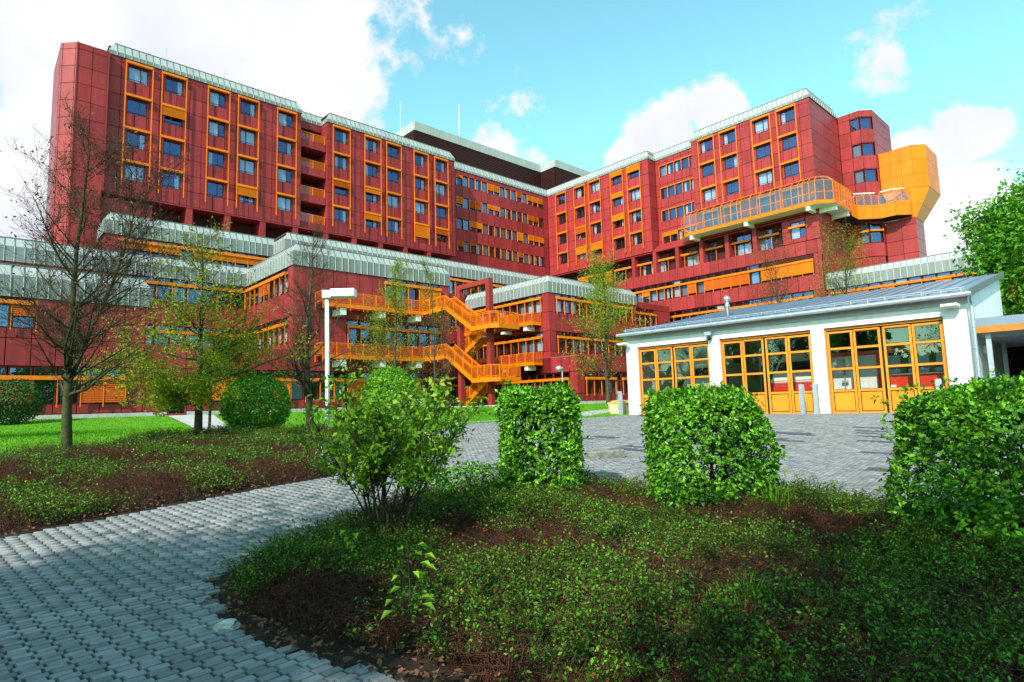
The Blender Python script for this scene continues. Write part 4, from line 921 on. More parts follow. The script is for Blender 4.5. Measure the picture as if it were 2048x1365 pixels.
# roof sheets with raised seams
n = 24; a0, a1 = -16.2, -2.85; st = (a1 - a0) / n; e0, e1 = 23.62, 34.75; q0, q1 = 4.74, 6.88
for i in range(n):
    x0, x1 = a0 + i * st + .008, a0 + (i + 1) * st - .008; m_ = MB().loft([[(x0, e0, q0 - .06), (x1, e0, q0 - .06), (x1, e0, q0), (x0, e0, q0)], [(x0, e1, q1 - .06), (x1, e1, q1 - .06), (x1, e1, q1), (x0, e1, q1)]])
    m_.loft([[(x1 - .01, e0, q0), (x1 + .026, e0, q0), (x1 + .026, e0, q0 + .05), (x1 - .01, e0, q0 + .05)], [(x1 - .01, e1, q1), (x1 + .026, e1, q1), (x1 + .026, e1, q1 + .05), (x1 - .01, e1, q1 + .05)]])
    Gt.part('roof_sheet', m_, M['zincroof'])
fg_.add('fascia', MB().box(-16.15, -2.9, -.06, -.005, 4.40, 4.66), 'zinc')
Gt.part('gutter', MB().tube([(-16.25, 23.56, 4.66), (-2.75, 23.56, 4.66)], .075, 8), M['galv'])
sg = MB().tube([(-16.1, 23.95, 4.93), (-2.95, 23.95, 4.93)], .018, 5).tube([(-16.1, 23.95, 4.87), (-2.95, 23.95, 4.87)], .014, 5)
for i in range(25): x = -16.0 + i * .54; sg.box(x - .012, x + .012, 23.93, 23.97, 4.76, 4.95)
Gt.part('snow_guard', sg, M['galv'])
Gt.part('verge', MB().loft([[(-2.87, 23.6, 4.56), (-2.80, 23.6, 4.56), (-2.80, 23.6, 4.80), (-2.87, 23.6, 4.80)], [(-2.87, 34.78, 6.70), (-2.80, 34.78, 6.70), (-2.80, 34.78, 6.94), (-2.87, 34.78, 6.94)]]), M['zincseam'])
dp = MB().tube([(-2.80, 23.60, 4.62), (-2.82, 23.9, 4.3), (-2.82, 23.9, 1.2)], .06, 8)
for z in (3.6, 2.9, 2.2, 1.6): dp.tube([(-2.82, 23.9, z), (-2.82, 23.9, z + .06)], .075, 8)
Gt.part('downpipe', dp, M['galv']); Gt.part('pipe_foot', MB().tube([(-2.82, 23.9, .86), (-2.82, 23.9, 1.2)], .07, 8), M['galv']); Gt.part('pipe_band', MB().tube([(-2.82, 23.9, 1.26), (-2.82, 23.9, 1.38)], .078, 8), M['redlight'])
Gt.part('flue', MB().lathe([(.10, 5.4), (.10, 5.95), (.13, 5.97), (.13, 6.1), (.10, 6.12), (.10, 6.28), (.17, 6.30), (.18, 6.42), (.13, 6.52), (.02, 6.58)], -12.77, 28, 12), M['steel'], smooth=True)
# folding doors: four leaves in each bay
for (a, b) in bays:
    w_ = (b - a - .16) / 4
    fg_.add('door_surround', MB().box(a, a + .05, .10, .30, Z0, ZT - .02).box(b - .05, b, .10, .30, Z0, ZT - .02).box(a + .05, b - .05, .10, .30, ZT - .10, ZT - .005), 'wood')
    fg_.add('door_gap', MB().box((a + b) / 2 - .045, (a + b) / 2 + .045, .24, .27, Z0 + .02, ZT - .1).box(a + .04, b - .04, .25, .28, ZT - .16, ZT - .09), 'doorline')
    for i in range(4):
        x0 = a + .05 + i * (w_ + .005) + (.05 if i > 1 else 0); x1 = x0 + w_ - .02; f = .075; zl0 = Z0 + .05; zl1 = ZT - .14
        zs_ = [zl0, 1.72, 2.52, 3.27, zl1]
        lf = MB().box(x0, x0 + f, .16, .22, zl0, zl1).box(x1 - f, x1, .16, .22, zl0, zl1)
        for j, z in enumerate(zs_): zz0 = z if j == 0 else z - f * (.5 if j < 4 else 1); lf.box(x0 + f, x1 - f, .16, .22, zz0, zz0 + f)
        L_ = fg_.add('door_leaf', lf, 'door')
        fg_.add('door_seal', MB().box(x1 + .002, x1 + .018, .17, .21, zl0, zl1), 'doorline', parent=L_)
        fg_.add('door_panel', MB().box(x0 + f + .03, x1 - f - .03, .175, .205, zs_[0] + f + .03, zs_[1] - .07), 'door', parent=L_)
        fg_.add('panel_seal', MB().box(x0 + f, x1 - f, .185, .2, zs_[0] + f, zs_[1] - f * .5), 'doorline', parent=L_)
        for j in range(1, 4):
            fg_.put('pane', pane_mesh(x1 - x0 - 2 * f - .03, zs_[j + 1] - zs_[j] - f - .03, 'glassg'), x0 + f + .015, zs_[j] + f * .5 + .015, .185, parent=L_)
            zz0, zz1 = zs_[j] + f * .5, zs_[j + 1] - f * (.5 if j < 3 else 1)
            fg_.add('pane_seal', MB().box(x0 + f, x0 + f + .018, .172, .208, zz0, zz1).box(x1 - f - .018, x1 - f, .172, .208, zz0, zz1).box(x0 + f + .018, x1 - f - .018, .172, .208, zz0, zz0 + .018).box(x0 + f + .018, x1 - f - .018, .172, .208, zz1 - .018, zz1), 'doorline', parent=L_)
        if i in (1, 2): fg_.add('door_arm', MB().box(x0 + .05, x1 - .05, .12, .16, zl1 - .05, zl1 - .0), 'door', parent=L_)
def wall_lamp(s, z, label):
    t = Thing('wall_lamp', label, 'lamp', gp(s, 24, z), -GG, 'floodlights on the garage wall')
    t.part('bracket', MB().box(-.05, .05, -.18, 0, -.06, .02), M['galv']); t.part('housing', MB().loft([[(-.26, -.20, -.05), (.26, -.20, -.05), (.26, -.20, .05), (-.26, -.20, .05)], [(-.22, -.5, .0), (.22, -.5, .0), (.22, -.5, .07), (-.22, -.5, .07)]]), M['whitepaint']); t.part('lens', MB().quad((-.2, -.24, -.051), (.2, -.24, -.051), (.18, -.46, -.012), (-.18, -.46, -.012)), M['lamp'])
wall_lamp(-3.35, 4.33, 'white floodlight at the right end of the garage wall'); wall_lamp(-16.0, 4.22, 'white floodlight at the left corner of the garage')
t = Thing('motion_floodlight', 'small black floodlight between the left and middle garage doors', 'lamp', gp(-11.75, 24, 4.3), -GG)
t.part('bracket', MB().box(-.04, .04, -.1, 0, -.1, .04), M['galv']); t.part('head', MB().loft([[(-.12, -.1, .0), (.12, -.1, .0), (.12, -.1, .14), (-.12, -.1, .14)], [(-.15, -.3, -.06), (.15, -.3, -.06), (.15, -.3, .08), (-.15, -.3, .08)]]), M['galv']); t.part('sensor', MB().lathe([(.02, -.28), (.075, -.24), (.075, -.16), (.03, -.1)], 0, -.18, 10), M['black'])
# bollards
for s, n_, lab in ((-16.25, 23.6, 'grey steel bollard beside the grit bin at the left garage corner'), (-12.05, 23.3, 'left bollard of the pair behind the middle hedge'), (-11.55, 23.3, 'right bollard of the pair behind the middle hedge'),
                   (-8.0, 23.3, 'bollard in front of the right leaf of the middle door'), (-7.52, 23.3, 'bollard in front of the pillar between middle and right doors'), (-3.80, 23.3, 'bollard by the rightmost door leaf behind the right hedge')):
    p = gp(s, n_, 0); t = Thing('bollard', lab, 'bollard', (p.x, p.y, H(p.y)), -GG, 'square steel bollards before the garage')
    t.part('post', MB().loft([[(-.075, -.075, -.05), (.075, -.075, -.05), (.075, .075, -.05), (-.075, .075, -.05)], [(-.075, -.075, 1.09), (.075, -.075, 1.09), (.075, .075, 1.09), (-.075, .075, 1.09)], [(-.06, -.06, 1.11), (.06, -.06, 1.11), (.06, .06, 1.11), (-.06, .06, 1.11)]]), M['galv'])
    t.part('foot_plate', MB().box(-.1, .1, -.1, .1, -.02, .022), M['galv'])
p = gp(-16.72, 24.2, 0); t = Thing('grit_bin', 'beige grit bin with orange lid beside the garage', 'bin', (p.x, p.y, H(p.y)), -GG)
t.part('tub', MB().loft([[(-.36, -.28, 0), (.36, -.28, 0), (.36, .28, 0), (-.36, .28, 0)], [(-.42, -.33, .5), (.42, -.33, .5), (.42, .33, .5), (-.42, .33, .5)]]), M['bin'])
t.part('lid', MB().loft([[(-.45, -.36, .5), (.45, -.36, .5), (.45, .36, .5), (-.45, .36, .5)], [(-.45, -.36, .54), (.45, -.36, .54), (.45, .36, .54), (-.45, .36, .54)], [(-.2, -.1, .64), (.2, -.1, .64), (.2, .1, .64), (-.2, .1, .64)]]), M['binlid'])
# vehicles inside
def text(T, s, loc, size, mat, rot=(math.pi / 2, 0, 0)):
    cu = bpy.data.curves.new('number', 'FONT'); cu.body = s; cu.size = size; cu.extrude = .004; cu.align_x = 'CENTER'; cu.materials.append(M[mat])
    o = bpy.data.objects.new('number', cu); col.objects.link(o); bpy.context.view_layer.update()
    me = bpy.data.meshes.new_from_object(o.evaluated_get(bpy.context.evaluated_depsgraph_get())); bpy.data.objects.remove(o)
    o = link('number', me, T.o, loc); o.rotation_euler = rot
def wheels(T, xs, ys, r=.36):
    for x in xs:
        for y in ys:
            wz = MB(); rings = [[(xx, y + rr * math.cos(k * math.pi / 9), r + rr * math.sin(k * math.pi / 9)) for k in range(18)] for xx, rr in ((x - .11, r * .9), (x - .09, r), (x + .09, r), (x + .11, r * .9))]
            T.part('wheel', wz.loft(rings), M['black'])
def ambulance(s, n_, num, label):
    T = Thing('ambulance', label, 'ambulance', gp(s, n_, .88), -GG, 'ambulances parked in the garage')
    W = .98
    def sec(y, pts): return [(x, y, z) for x, z in pts]
    T.part('body', MB().loft([sec(0.75, [(-W, .4), (W, .4), (W, 1.35), (W * .98, 1.4), (-W * .98, 1.4), (-W, 1.35)]), sec(1.5, [(-W, .35), (W, .35), (W, 1.4), (W * .86, 2.3), (-W * .86, 2.3), (-W, 1.4)]), sec(5.2, [(-W, .35), (W, .35), (W, 1.4), (W * .9, 2.45), (-W * .9, 2.45), (-W, 1.4)])]), M['vwhite'])
    T.part('bonnet', MB().loft([sec(0.0, [(-W * .9, .45), (W * .9, .45), (W * .9, .95), (-W * .9, .95)]), sec(.12, [(-W * .98, .35), (W * .98, .35), (W * .97, 1.05), (-W * .97, 1.05)]), sec(.78, [(-W * 1.01, .35), (W * 1.01, .35), (W * 1.0, 1.30), (-W * 1.0, 1.30)])]), M['vred'])
    T.part('windscreen', MB().loft([[(-W * .9, .74, 1.34), (W * .9, .74, 1.34), (W * .9, .80, 1.34), (-W * .9, .80, 1.34)], [(-W * .76, 1.34, 2.16), (W * .76, 1.34, 2.16), (W * .76, 1.4, 2.16), (-W * .76, 1.4, 2.16)]]), M['vglass'])
    T.part('bumper', MB().box(-W, W, -.06, .08, .3, .52), M['black'])
    for sx in (-1, 1):
        T.part('headlight', MB().box(sx * .72 - .16, sx * .72 + .16, -.02, .02, .66, .86), M['lamp']); T.part('mirror', MB().box(sx * 1.16 - .1, sx * 1.16 + .1, .8, .88, 1.35, 1.65).box(min(sx * W, sx * 1.08), max(sx * W, sx * 1.08), .82, .86, 1.45, 1.5), M['black'])
    T.part('grille', MB().box(-.5, .5, -.02, .02, .60, .82), M['black'])
    T.part('roof_box', MB().loft([sec(1.45, [(-.7, 2.28), (.7, 2.28), (.66, 2.55), (-.66, 2.55)]), sec(2.4, [(-.74, 2.3), (.74, 2.3), (.7, 2.72), (-.7, 2.72)])]), M['vwhite'])
    for sx in (-1, 1): T.part('blue_light', MB().lathe([(.09, 2.5), (.09, 2.66), (.04, 2.70)], sx * .55, 1.6, 10), M['blueLens'])
    wheels(T, (-.85, .85), (.85, 4.2)); text(T, num, (.30, 1.42, 2.30), .40, 'black')
ambulance(-13.4, 25.4, '6', 'white and red ambulance numbered 6 behind the left garage door'); ambulance(-9.15, 25.2, '5', 'white and red ambulance numbered 5 behind the middle garage door')
T = Thing('fire_engine', 'red emergency truck with black windscreen behind the right garage door', 'truck', gp(-4.75, 25.5, .88), -GG)
T.part('cab', MB().loft([[(-1.05, 0, .45), (1.05, 0, .45), (1.05, 0, 1.3), (-1.05, 0, 1.3)], [(-1.05, .02, 1.3), (1.05, .02, 1.3), (1.05, .06, 1.32), (-1.05, .06, 1.32)]]).loft([[(-1.06, .05, .45), (1.06, .05, .45), (1.06, 2.4, .45), (-1.06, 2.4, .45)], [(-1.06, .05, 1.35), (1.06, .05, 1.35), (1.06, 2.4, 1.35), (-1.06, 2.4, 1.35)], [(-1.0, .25, 2.3), (1.0, .25, 2.3), (1.0, 2.4, 2.3), (-1.0, 2.4, 2.3)], [(-.98, .3, 2.62), (.98, .3, 2.62), (.98, 2.4, 2.62), (-.98, 2.4, 2.62)]]), M['vred'])
T.part('windscreen', MB().loft([[(-.95, .02, 1.42), (.95, .02, 1.42), (.95, .08, 1.42), (-.95, .08, 1.42)], [(-.9, .2, 2.18), (.9, .2, 2.18), (.9, .26, 2.18), (-.9, .26, 2.18)]]), M['vglass'])
T.part('bumper', MB().box(-1.08, 1.08, -.12, .1, .4, .75), M['vwhite']); T.part('wiper_trim', MB().box(-.95, .95, -.02, .02, 1.35, 1.40), M['vwhite']); T.part('body', MB().box(-1.1, 1.1, 2.45, 7.5, .6, 2.95), M['vred']); T.part('light_bar', MB().box(-.85, -.35, .5, .75, 2.62, 2.82).box(.35, .85, .5, .75, 2.62, 2.82), M['blueLens'])
for sx in (-1, 1): T.part('headlight', MB().box(sx * .8 - .14, sx * .8 + .14, -.14, -.1, .8, 1.0), M['lamp']); T.part('floodlight', MB().box(sx * .6 - .14, sx * .6 + .14, .18, .28, 2.36, 2.55), M['black'])
wheels(T, (-.95, .95), (.9, 5.5), .45)
T = Thing('equipment_trailer', 'white box trailer with red edges behind the left leaves of the right door', 'trailer', gp(-7.0, 26.2, .88), -GG)
T.part('box', MB().box(-.82, .82, 0, 3, .5, 2.2), M['vwhite'])
T.part('edge_frame', MB().box(.83, .95, -.03, 3, .5, 2.35).box(-.95, -.83, -.03, 3, .5, 2.35).box(-.83, .83, -.03, .12, 2.21, 2.36), M['vred']); T.part('stand', MB().box(-.32, -.27, -.12, -.06, .5, 2.1).box(-.4, -.18, -.14, -.1, 1.15, 1.25), M['galv']); wheels(T, (-.7, .7), (1.5,), .32)
# carport on the right
Cp = Thing('carport', 'flat-roofed carport with timber fascia joined to the right side of the garage', 'carport', gp(-2.9, 25, .9), -GG, None, (-2.9, 25, .9))
Cp.part('roof', MB().box(-2.90, 8, 25.0, 33.5, 3.70, 3.98), M['zincroof']); Cp.part('fascia', MB().box(-2.89, 8, 24.97, 25.05, 3.48, 3.70), M['wood']); Cp.part('ceiling', MB().box(-2.88, 8, 25.05, 33.4, 3.55, 3.68), M['galv'])
for s, n_ in ((-2.62, 25.3), (-.9, 33), (3.0, 25.3), (-2.62, 29.5)): Cp.part('post', MB().box(s - .07, s + .07, n_ - .07, n_ + .07, .7, 3.55), M['galv'])
for i in range(8): Cp.part('rafter', MB().box(-2.85, 8, 25.8 + i, 25.9 + i, 3.38, 3.55), M['galv'])
Cp.part('rear_wall', MB().box(-2.9, -1.55, 33.2, 33.4, .6, 3.5).box(0.4, 8, 33.2, 33.4, .6, 3.5).box(-1.55, .4, 33.2, 33.4, 2.9, 3.5), M['plantroom'])
t = Thing('globe_wall_lamp', 'round white lamp on the garage side wall under the carport', 'lamp', gp(-2.97, 26.6, 3.0), -GG); t.part('globe', MB().lathe([(.02, -.17), (.12, -.13), (.17, 0), (.12, .13), (.02, .17)], .14, 0, 14), M['lamp'], smooth=True); t.part('base', MB().box(0, .05, -.07, .07, -.07, .07), M['galv'])
T = Thing('van', 'cream van with round headlight parked under the carport at right edge', 'van', gp(-.1, 28.2, .88), -GG)
T.part('body', MB().loft([[(-.85, 0, .4), (.85, 0, .4), (.85, 0, 1.1), (-.85, 0, 1.1)], [(-.88, .12, .35), (.88, .12, .35), (.88, .12, 1.3), (-.88, .12, 1.3)], [(-.85, .35, .35), (.85, .35, .35), (.78, .45, 2.0), (-.78, .45, 2.0)], [(-.85, 4, .35), (.85, 4, .35), (.78, 4, 2.1), (-.78, 4, 2.1)]]), M['vcream'])
for sx in (-1, 1): T.part('windscreen', MB().quad((sx * .06, .20, 1.35), (sx * .72, .20, 1.35), (sx * .64, .40, 1.85), (sx * .06, .40, 1.85)), M['vglass']); T.part('headlight', MB().tube([(sx * .62, -.03, .85), (sx * .62, .05, .85)], .13, 14), M['lamp']); T.part('indicator', MB().tube([(sx * .62, -.02, 1.1), (sx * .62, .06, 1.1)], .05, 10), M['redlight'])
T.part('bumper', MB().box(-.88, .88, -.1, .05, .35, .5), M['whitepaint']); wheels(T, (-.75, .75), (.8, 3.3), .32)

# ------------------------------------------------------------------ lamps, stake and other small things
def place(name, label, cat, x, y, group=None, ang=0): return Thing(name, label, cat, (x, y, H(y)), ang, group)
t = place('lamp_post', 'white lamp post with box-shaped head in front of the yellow gallery', 'street lamp', -5.42, 17.5)
t.part('pole', MB().tube([(0, 0, -.1), (-.045, 0, 4.1)], .068, 14, .058), M['whitepaint'], smooth=True)
t.part('head', MB().box(.10, .80, -.17, .17, 4.08, 4.30), M['whitepaint']); t.part('collar', MB().box(-.15, .10, -.13, .13, 4.05, 4.27), M['whitepaint']); t.part('diffuser', MB().box(.14, .76, -.14, .14, 4.055, 4.08), M['lamp']); t.part('base_door', MB().box(-.03, .03, -.075, -.06, .5, .8), M['galv'])
t = place('globe_lamp', 'grey globe lamp on thin pole in front of the corner block', 'street lamp', 4.55, 55)
t.part('pole', MB().tube([(0, 0, -.1), (0, 0, 3.45)], .06, 8), M['galv']); t.part('arm', MB().tube([(0, 0, 3.4), (-.15, 0, 3.4)], .04, 6), M['galv']); t.part('globe', MB().lathe([(.02, 3.0), (.24, 3.08), (.33, 3.25), (.30, 3.42), (.18, 3.55), (.02, 3.58)], -.3, 0, 14), M['galv'], smooth=True)
t = place('tree_stake', 'thin dark stake beside the green spring tree', 'stake', -9.55, 18.85); t.part('pole', MB().tube([(0, 0, -.1), (.02, 0, 1.85)], .045, 7, .04), M['bark']); t.part('cap', MB().tube([(.02, 0, 1.85), (.02, 0, 1.9)], .05, 7), M['black'])
t = place('kerb_stone', 'weathered concrete kerb block lying behind the left hedge', 'kerb', 1.72, 11.6, None, rad(8)); t.part('block', MB().loft([[(-.36, -.1, 0), (.36, -.1, 0), (.36, .1, 0), (-.36, .1, 0)], [(-.36, -.1, .12), (.36, -.1, .14), (.36, .1, .14), (-.36, .1, .12)], [(-.34, -.08, .15), (.34, -.08, .17), (.34, .08, .17), (-.34, .08, .15)]]), M['oldconcrete']); 
t = place('stone', 'pale broken stone at the edge of the foreground bed', 'stone', -2.02, 4.28); t.part('rock', MB().loft([[(-.07, -.05, 0), (.08, -.06, 0), (.09, .05, 0), (-.05, .06, 0)], [(-.06, -.04, .04), (.07, -.03, .05), (.05, .04, .05), (-.04, .04, .04)], [(-.02, -.01, .055), (.03, -.01, .06), (.02, .02, .06), (-.01, .02, .055)]]), M['stonepale'])

# ------------------------------------------------------------------ planting
def nrm(a): return a / np.maximum(np.linalg.norm(a, axis=-1, keepdims=True), 1e-9)
def leaf_arrays(P, size, normal, rg, width=.5, droop=.12, axis=None):
    """one folded leaf (a quad) at each point"""
    n = len(P); a = nrm(np.cross(normal, rg.normal(size=(n, 3)))) if axis is None else axis
    if axis is not None: normal = nrm(normal - a * (normal * a).sum(1, keepdims=True))
    b = np.cross(normal, a); L = size[:, None]
    V = np.stack([P, P + a * L * .5 + b * L * width * .5 + normal * L * .06, P + a * L - normal * L * droop, P + a * L * .5 - b * L * width * .5 + normal * L * .06], 1)
    return V.reshape(-1, 3), np.arange(n * 4).reshape(n, 4)
def tube_arrays(S, sides=4):
    """S: list of (p0, p1, r0, r1)"""
    p0 = np.array([s[0] for s in S], float); p1 = np.array([s[1] for s in S], float); r0 = np.array([s[2] for s in S])[:, None, None]; r1 = np.array([s[3] for s in S])[:, None, None]
    t = nrm(p1 - p0); ref = np.where(np.abs(t[:, 2:3]) > .9, np.array([[1., 0, 0]]), np.array([[0, 0, 1.]])); a = nrm(np.cross(t, ref)); b = np.cross(t, a)
    an = np.arange(sides) * 2 * np.pi / sides; ring = a[:, None] * np.cos(an)[None, :, None] + b[:, None] * np.sin(an)[None, :, None]
    V = np.concatenate([p0[:, None] + ring * r0, p1[:, None] + ring * r1], 1); n = len(S); k = sides
    q = np.array([(i, (i + 1) % k, k + (i + 1) % k, k + i) for i in range(k)])
    Q = (q[None] + (np.arange(n) * 2 * k)[:, None, None]).reshape(-1, 4)
    return V.reshape(-1, 3), Q
def join(*parts):
    Vs, Qs, o = [], [], 0
    for V, Q in parts: Vs.append(V); Qs.append(Q + o); o += len(V)
    return np.concatenate(Vs), np.concatenate(Qs)

def grow(seed, h, r, clear, n1, reach, rise, levels=3, kids=(4, 4, 3), stems=1, droop=0.0, top=.35, wob=.16):
    """a tapered trunk with limbs; returns thick segments, twigs and twig points"""
    rg = random.Random(seed); thick, twigs, tips = [], [], []
    def rv(s): return Vector((rg.uniform(-s, s), rg.uniform(-s, s), rg.uniform(-s, s)))
    def branch(p, d, L, rr, lvl):
        n = 4 if lvl <= 1 else 3; st = L / n
        for i in range(n):
            d = (d + rv(wob * (1 + .4 * lvl)) + Vector((0, 0, rise * .22 - droop * .2 * (lvl > 1)))).normalized(); q = p + d * st; ra, rb = rr * (1 - i / n * .75), rr * (1 - (i + 1) / n * .75)
            (thick if ra > .011 else twigs).append((p[:], q[:], max(ra, .003), max(rb, .0025)))
            if lvl >= levels - 1: tips.append(q[:])
            if lvl < levels:
                for _ in range(kids[min(lvl, len(kids) - 1)] if i > 0 or lvl > 1 else 1):
                    if rg.random() < .30: continue
                    ax = (d.cross(rv(1))).normalized(); a_ = rg.uniform(.5, 1.15); dd = (Matrix.Rotation(a_, 3, ax) @ d).normalized()
                    branch(p + (q - p) * rg.random(), dd, L * rg.uniform(.36, .58), max(rb * .55, .004), lvl + 1)
            p = q
    for s in range(stems):
        p = Vector((0, 0, -.15)); d = Vector((0, 0, 1)); n = 12; hh = h * (1 if s == 0 else .9)
        if s > 0: p = Vector(fork[:]); 
        z0 = p.z
        for i in range(n):
            f = i / n
            if s > 0 and i == 0: d = Vector((rg.choice((-.3, .3)), .15, 1)).normalized()
            d = (d + rv(.05) + Vector((0, 0, .08))).normalized(); q = p + d * ((hh - z0) / n)
            zf = (p.z) / h; ra, rb = r * (1 - .93 * max(0, (p.z / hh)) ** .9) * (.75 if s else 1), r * (1 - .93 * (min(q.z, hh) / hh) ** .9) * (.75 if s else 1)
            flare = 1.2 if (s == 0 and i == 0) else 1.0
            thick.append((p[:], q[:], max(ra * flare, .012), max(rb, .01)))
            if s == 0 and q.z > clear and 'fork' not in locals(): fork = q.copy()
            if q.z > clear:
                k = max(1, round(n1 / n / (1 - clear / h)))
                for _ in range(k):
                    an = rg.uniform(0, 6.283); t_ = (q.z - clear) / (h - clear); e = rg.uniform(.15, .55) + rise * t_ * 1.0
                    dd = Vector((math.cos(an), math.sin(an), e)).normalized(); L = reach * (1 - (1 - top) * t_) * rg.uniform(.65, 1.1)
                    branch(p + (q - p) * rg.random(), dd, L, max(.012, rb * .45), 1)
            p = q
    return thick, twigs, np.array(tips)
def tree(name, label, x, y, seed, h, r, clear, n1, reach, rise, leaf, nleaf, lsize, bark='bark', group=None, kids=(3, 3, 2), levels=3, stems=1, top=.35, zscatter=.1, lowbias=0, twigmat=None, droop=0.0, minz=None):
    T = place(name, label, 'tree', x, y, group); thick, twigs, tips = grow(seed, h, r, clear, n1, reach, rise, levels, kids, stems, droop, top)
    rg = np.random.default_rng(seed)
    T.part('trunk', np_mesh('trunk', *tube_arrays(thick, 7), M[bark], True), None)
    cr_ = T.part('crown', np_mesh('crown', *tube_arrays(twigs, 3), M[twigmat or 'twig']), None)
    if nleaf and len(tips):
        if lowbias:
            wgt = np.exp(-(tips[:, 2] - clear) / (h - clear) * lowbias); idx = rg.choice(len(tips), nleaf, p=wgt / wgt.sum())
        else: idx = rg.integers(0, len(tips), nleaf)
        P = tips[idx] + rg.normal(size=(nleaf, 3)) * zscatter
        nn_ = nrm(rg.normal(size=(nleaf, 3)) * .8 + np.array([0, 0, .7]))
        o = link('foliage', np_mesh('foliage', *leaf_arrays(P, lsize * rg.uniform(.6, 1.2, nleaf), nn_, rg), M[leaf]), cr_)
    return T
tree('oak_tree', 'nearly bare tree with withered leaves and mossy forked trunk at far left', -9.91, 13.34, 21, 7.4, .118, 1.45, 34, 2.2, .72, 'leafbrown', 1500, .085, 'barkmoss', kids=(4, 4, 3), stems=2, top=.45)
tree('spring_tree', 'tree with fresh yellow-green leaves in flat layers beside the stake', -9.3, 17.7, 33, 6.0, .125, 1.25, 34, 2.7, .36, 'leafspring', 17000, .105, kids=(3, 3, 3), top=.30, lowbias=4.5, zscatter=.10)
tree('bare_tree', 'slender bare tree without leaves left of the white lamp post', -7.36, 21.7, 45, 7.0, .135, 1.6, 44, 2.5, .6, 'leafspring', 150, .05, kids=(4, 4, 3), top=.3)
tree('young_tree', 'thin young tree in light green bud before the yellow gallery', -5.3, 27.0, 57, 6.6, .085, 1.5, 30, 2.3, .62, 'leafspring', 8000, .075, kids=(3, 3, 3), top=.35)
tree('young_tree', 'thin young tree standing left of the yellow stair flights', -3.35, 26.0, 61, 6.4, .075, 1.9, 24, 1.8, .7, 'leafspring', 2500, .06, kids=(3, 3, 2), top=.4)
tree('lime_tree', 'light green budding tree beside the left end of the garage', 6.0, 38.0, 73, 8.7, .15, 2.0, 36, 3.6, .6, 'leafspring', 11000, .115, kids=(3, 3, 3), top=.35, zscatter=.16)
tree('garden_tree', 'brownish bare tree top rising above the garage roof', 22.0, 48.5, 81, 11.6, .2, 3, 56, 3.4, .8, 'leafspring', 1500, .09, kids=(3, 3, 3), twigmat='twigbrown', top=.8)
tree('garden_tree', 'rounded olive-green tree top above the garage roof before the low wing', 27.6, 48.5, 87, 12.0, .2, 4, 60, 3.3, .6, 'leafspring', 9000, .10, kids=(3, 3, 3), top=.85, zscatter=.2)
tree('chestnut_tree', 'dense bright green tree behind the garage at the right edge', 31.0, 35.5, 93, 10.6, .3, 1.8, 46, 4.2, .55, 'leafbig', 26000, .34, kids=(3, 3, 2), top=.62, zscatter=.42)
tree('chestnut_tree', 'bright green tree seen through the carport opening', 41, 40, 95, 9, .3, 1.2, 34, 4.2, .5, 'leafbig', 9000, .36, kids=(3, 2, 2), top=.62, zscatter=.42)
# trees on the viewer's side of the court: they shade the foreground and stand mirrored in the garage panes
for x, y, h_, nl, mt, sd, lab in ((-8.5, -6.6, 9.5, 20000, 'leafbig', 120, 'leafy tree close behind the viewer on the left, shading the path'), (-3.6, -8.2, 10.5, 20000, 'leafbig', 121, 'leafy tree straight behind the viewer, shading the bed'), (1.0, -7.6, 10, 20000, 'leafbig', 122, 'leafy tree behind the viewer on the right, shading the bed'),
                                  (-24, 11, 11, 9000, 'leafbig', 123, 'leafy tree mirrored in the left panes of the middle garage door'), (-29, 3, 12, 2500, 'leafspring', 124, 'half-bare tree mirrored in the right garage door panes'), (-34, -7, 13, 9000, 'conifershade', 125, 'dark evergreen mirrored in the top right garage pane'), (-22, -9, 12, 3000, 'leafspring', 126, 'thin-leaved tree mirrored in the left garage door')):
    tree('court_tree', lab, x, y, sd, h_, .2, 2.2, 34, 3.8, .55, mt, nl, .28, kids=(3, 3, 2), top=.6, zscatter=.35, group='trees on the near side of the court')
rgw = np.random.default_rng(9); n = 26000; az = rgw.uniform(rad(62), rad(298), n); rr_ = rgw.uniform(58, 84, n); hh_ = 6 + 3.2 * np.sin(az * 9) + 2.2 * np.sin(az * 23 + 1); zz = hh_ * rgw.random(n) ** .7 * 1.3
P = np.stack([np.sin(az) * rr_, np.cos(az) * rr_, zz], 1)
tag(link('added_woodland', np_mesh('added_woodland', *leaf_arrays(P, rgw.uniform(.9, 2.0, n), nrm(rgw.normal(size=(n, 3)) + np.array([0, 0, .5])), rgw, .7), M['leafbig'])), 'unseen belt of trees added on the near side to darken the garage panes', 'added_woodland', kind='stuff')  # out-of-view belt added to block the bright horizon reflected in the panes

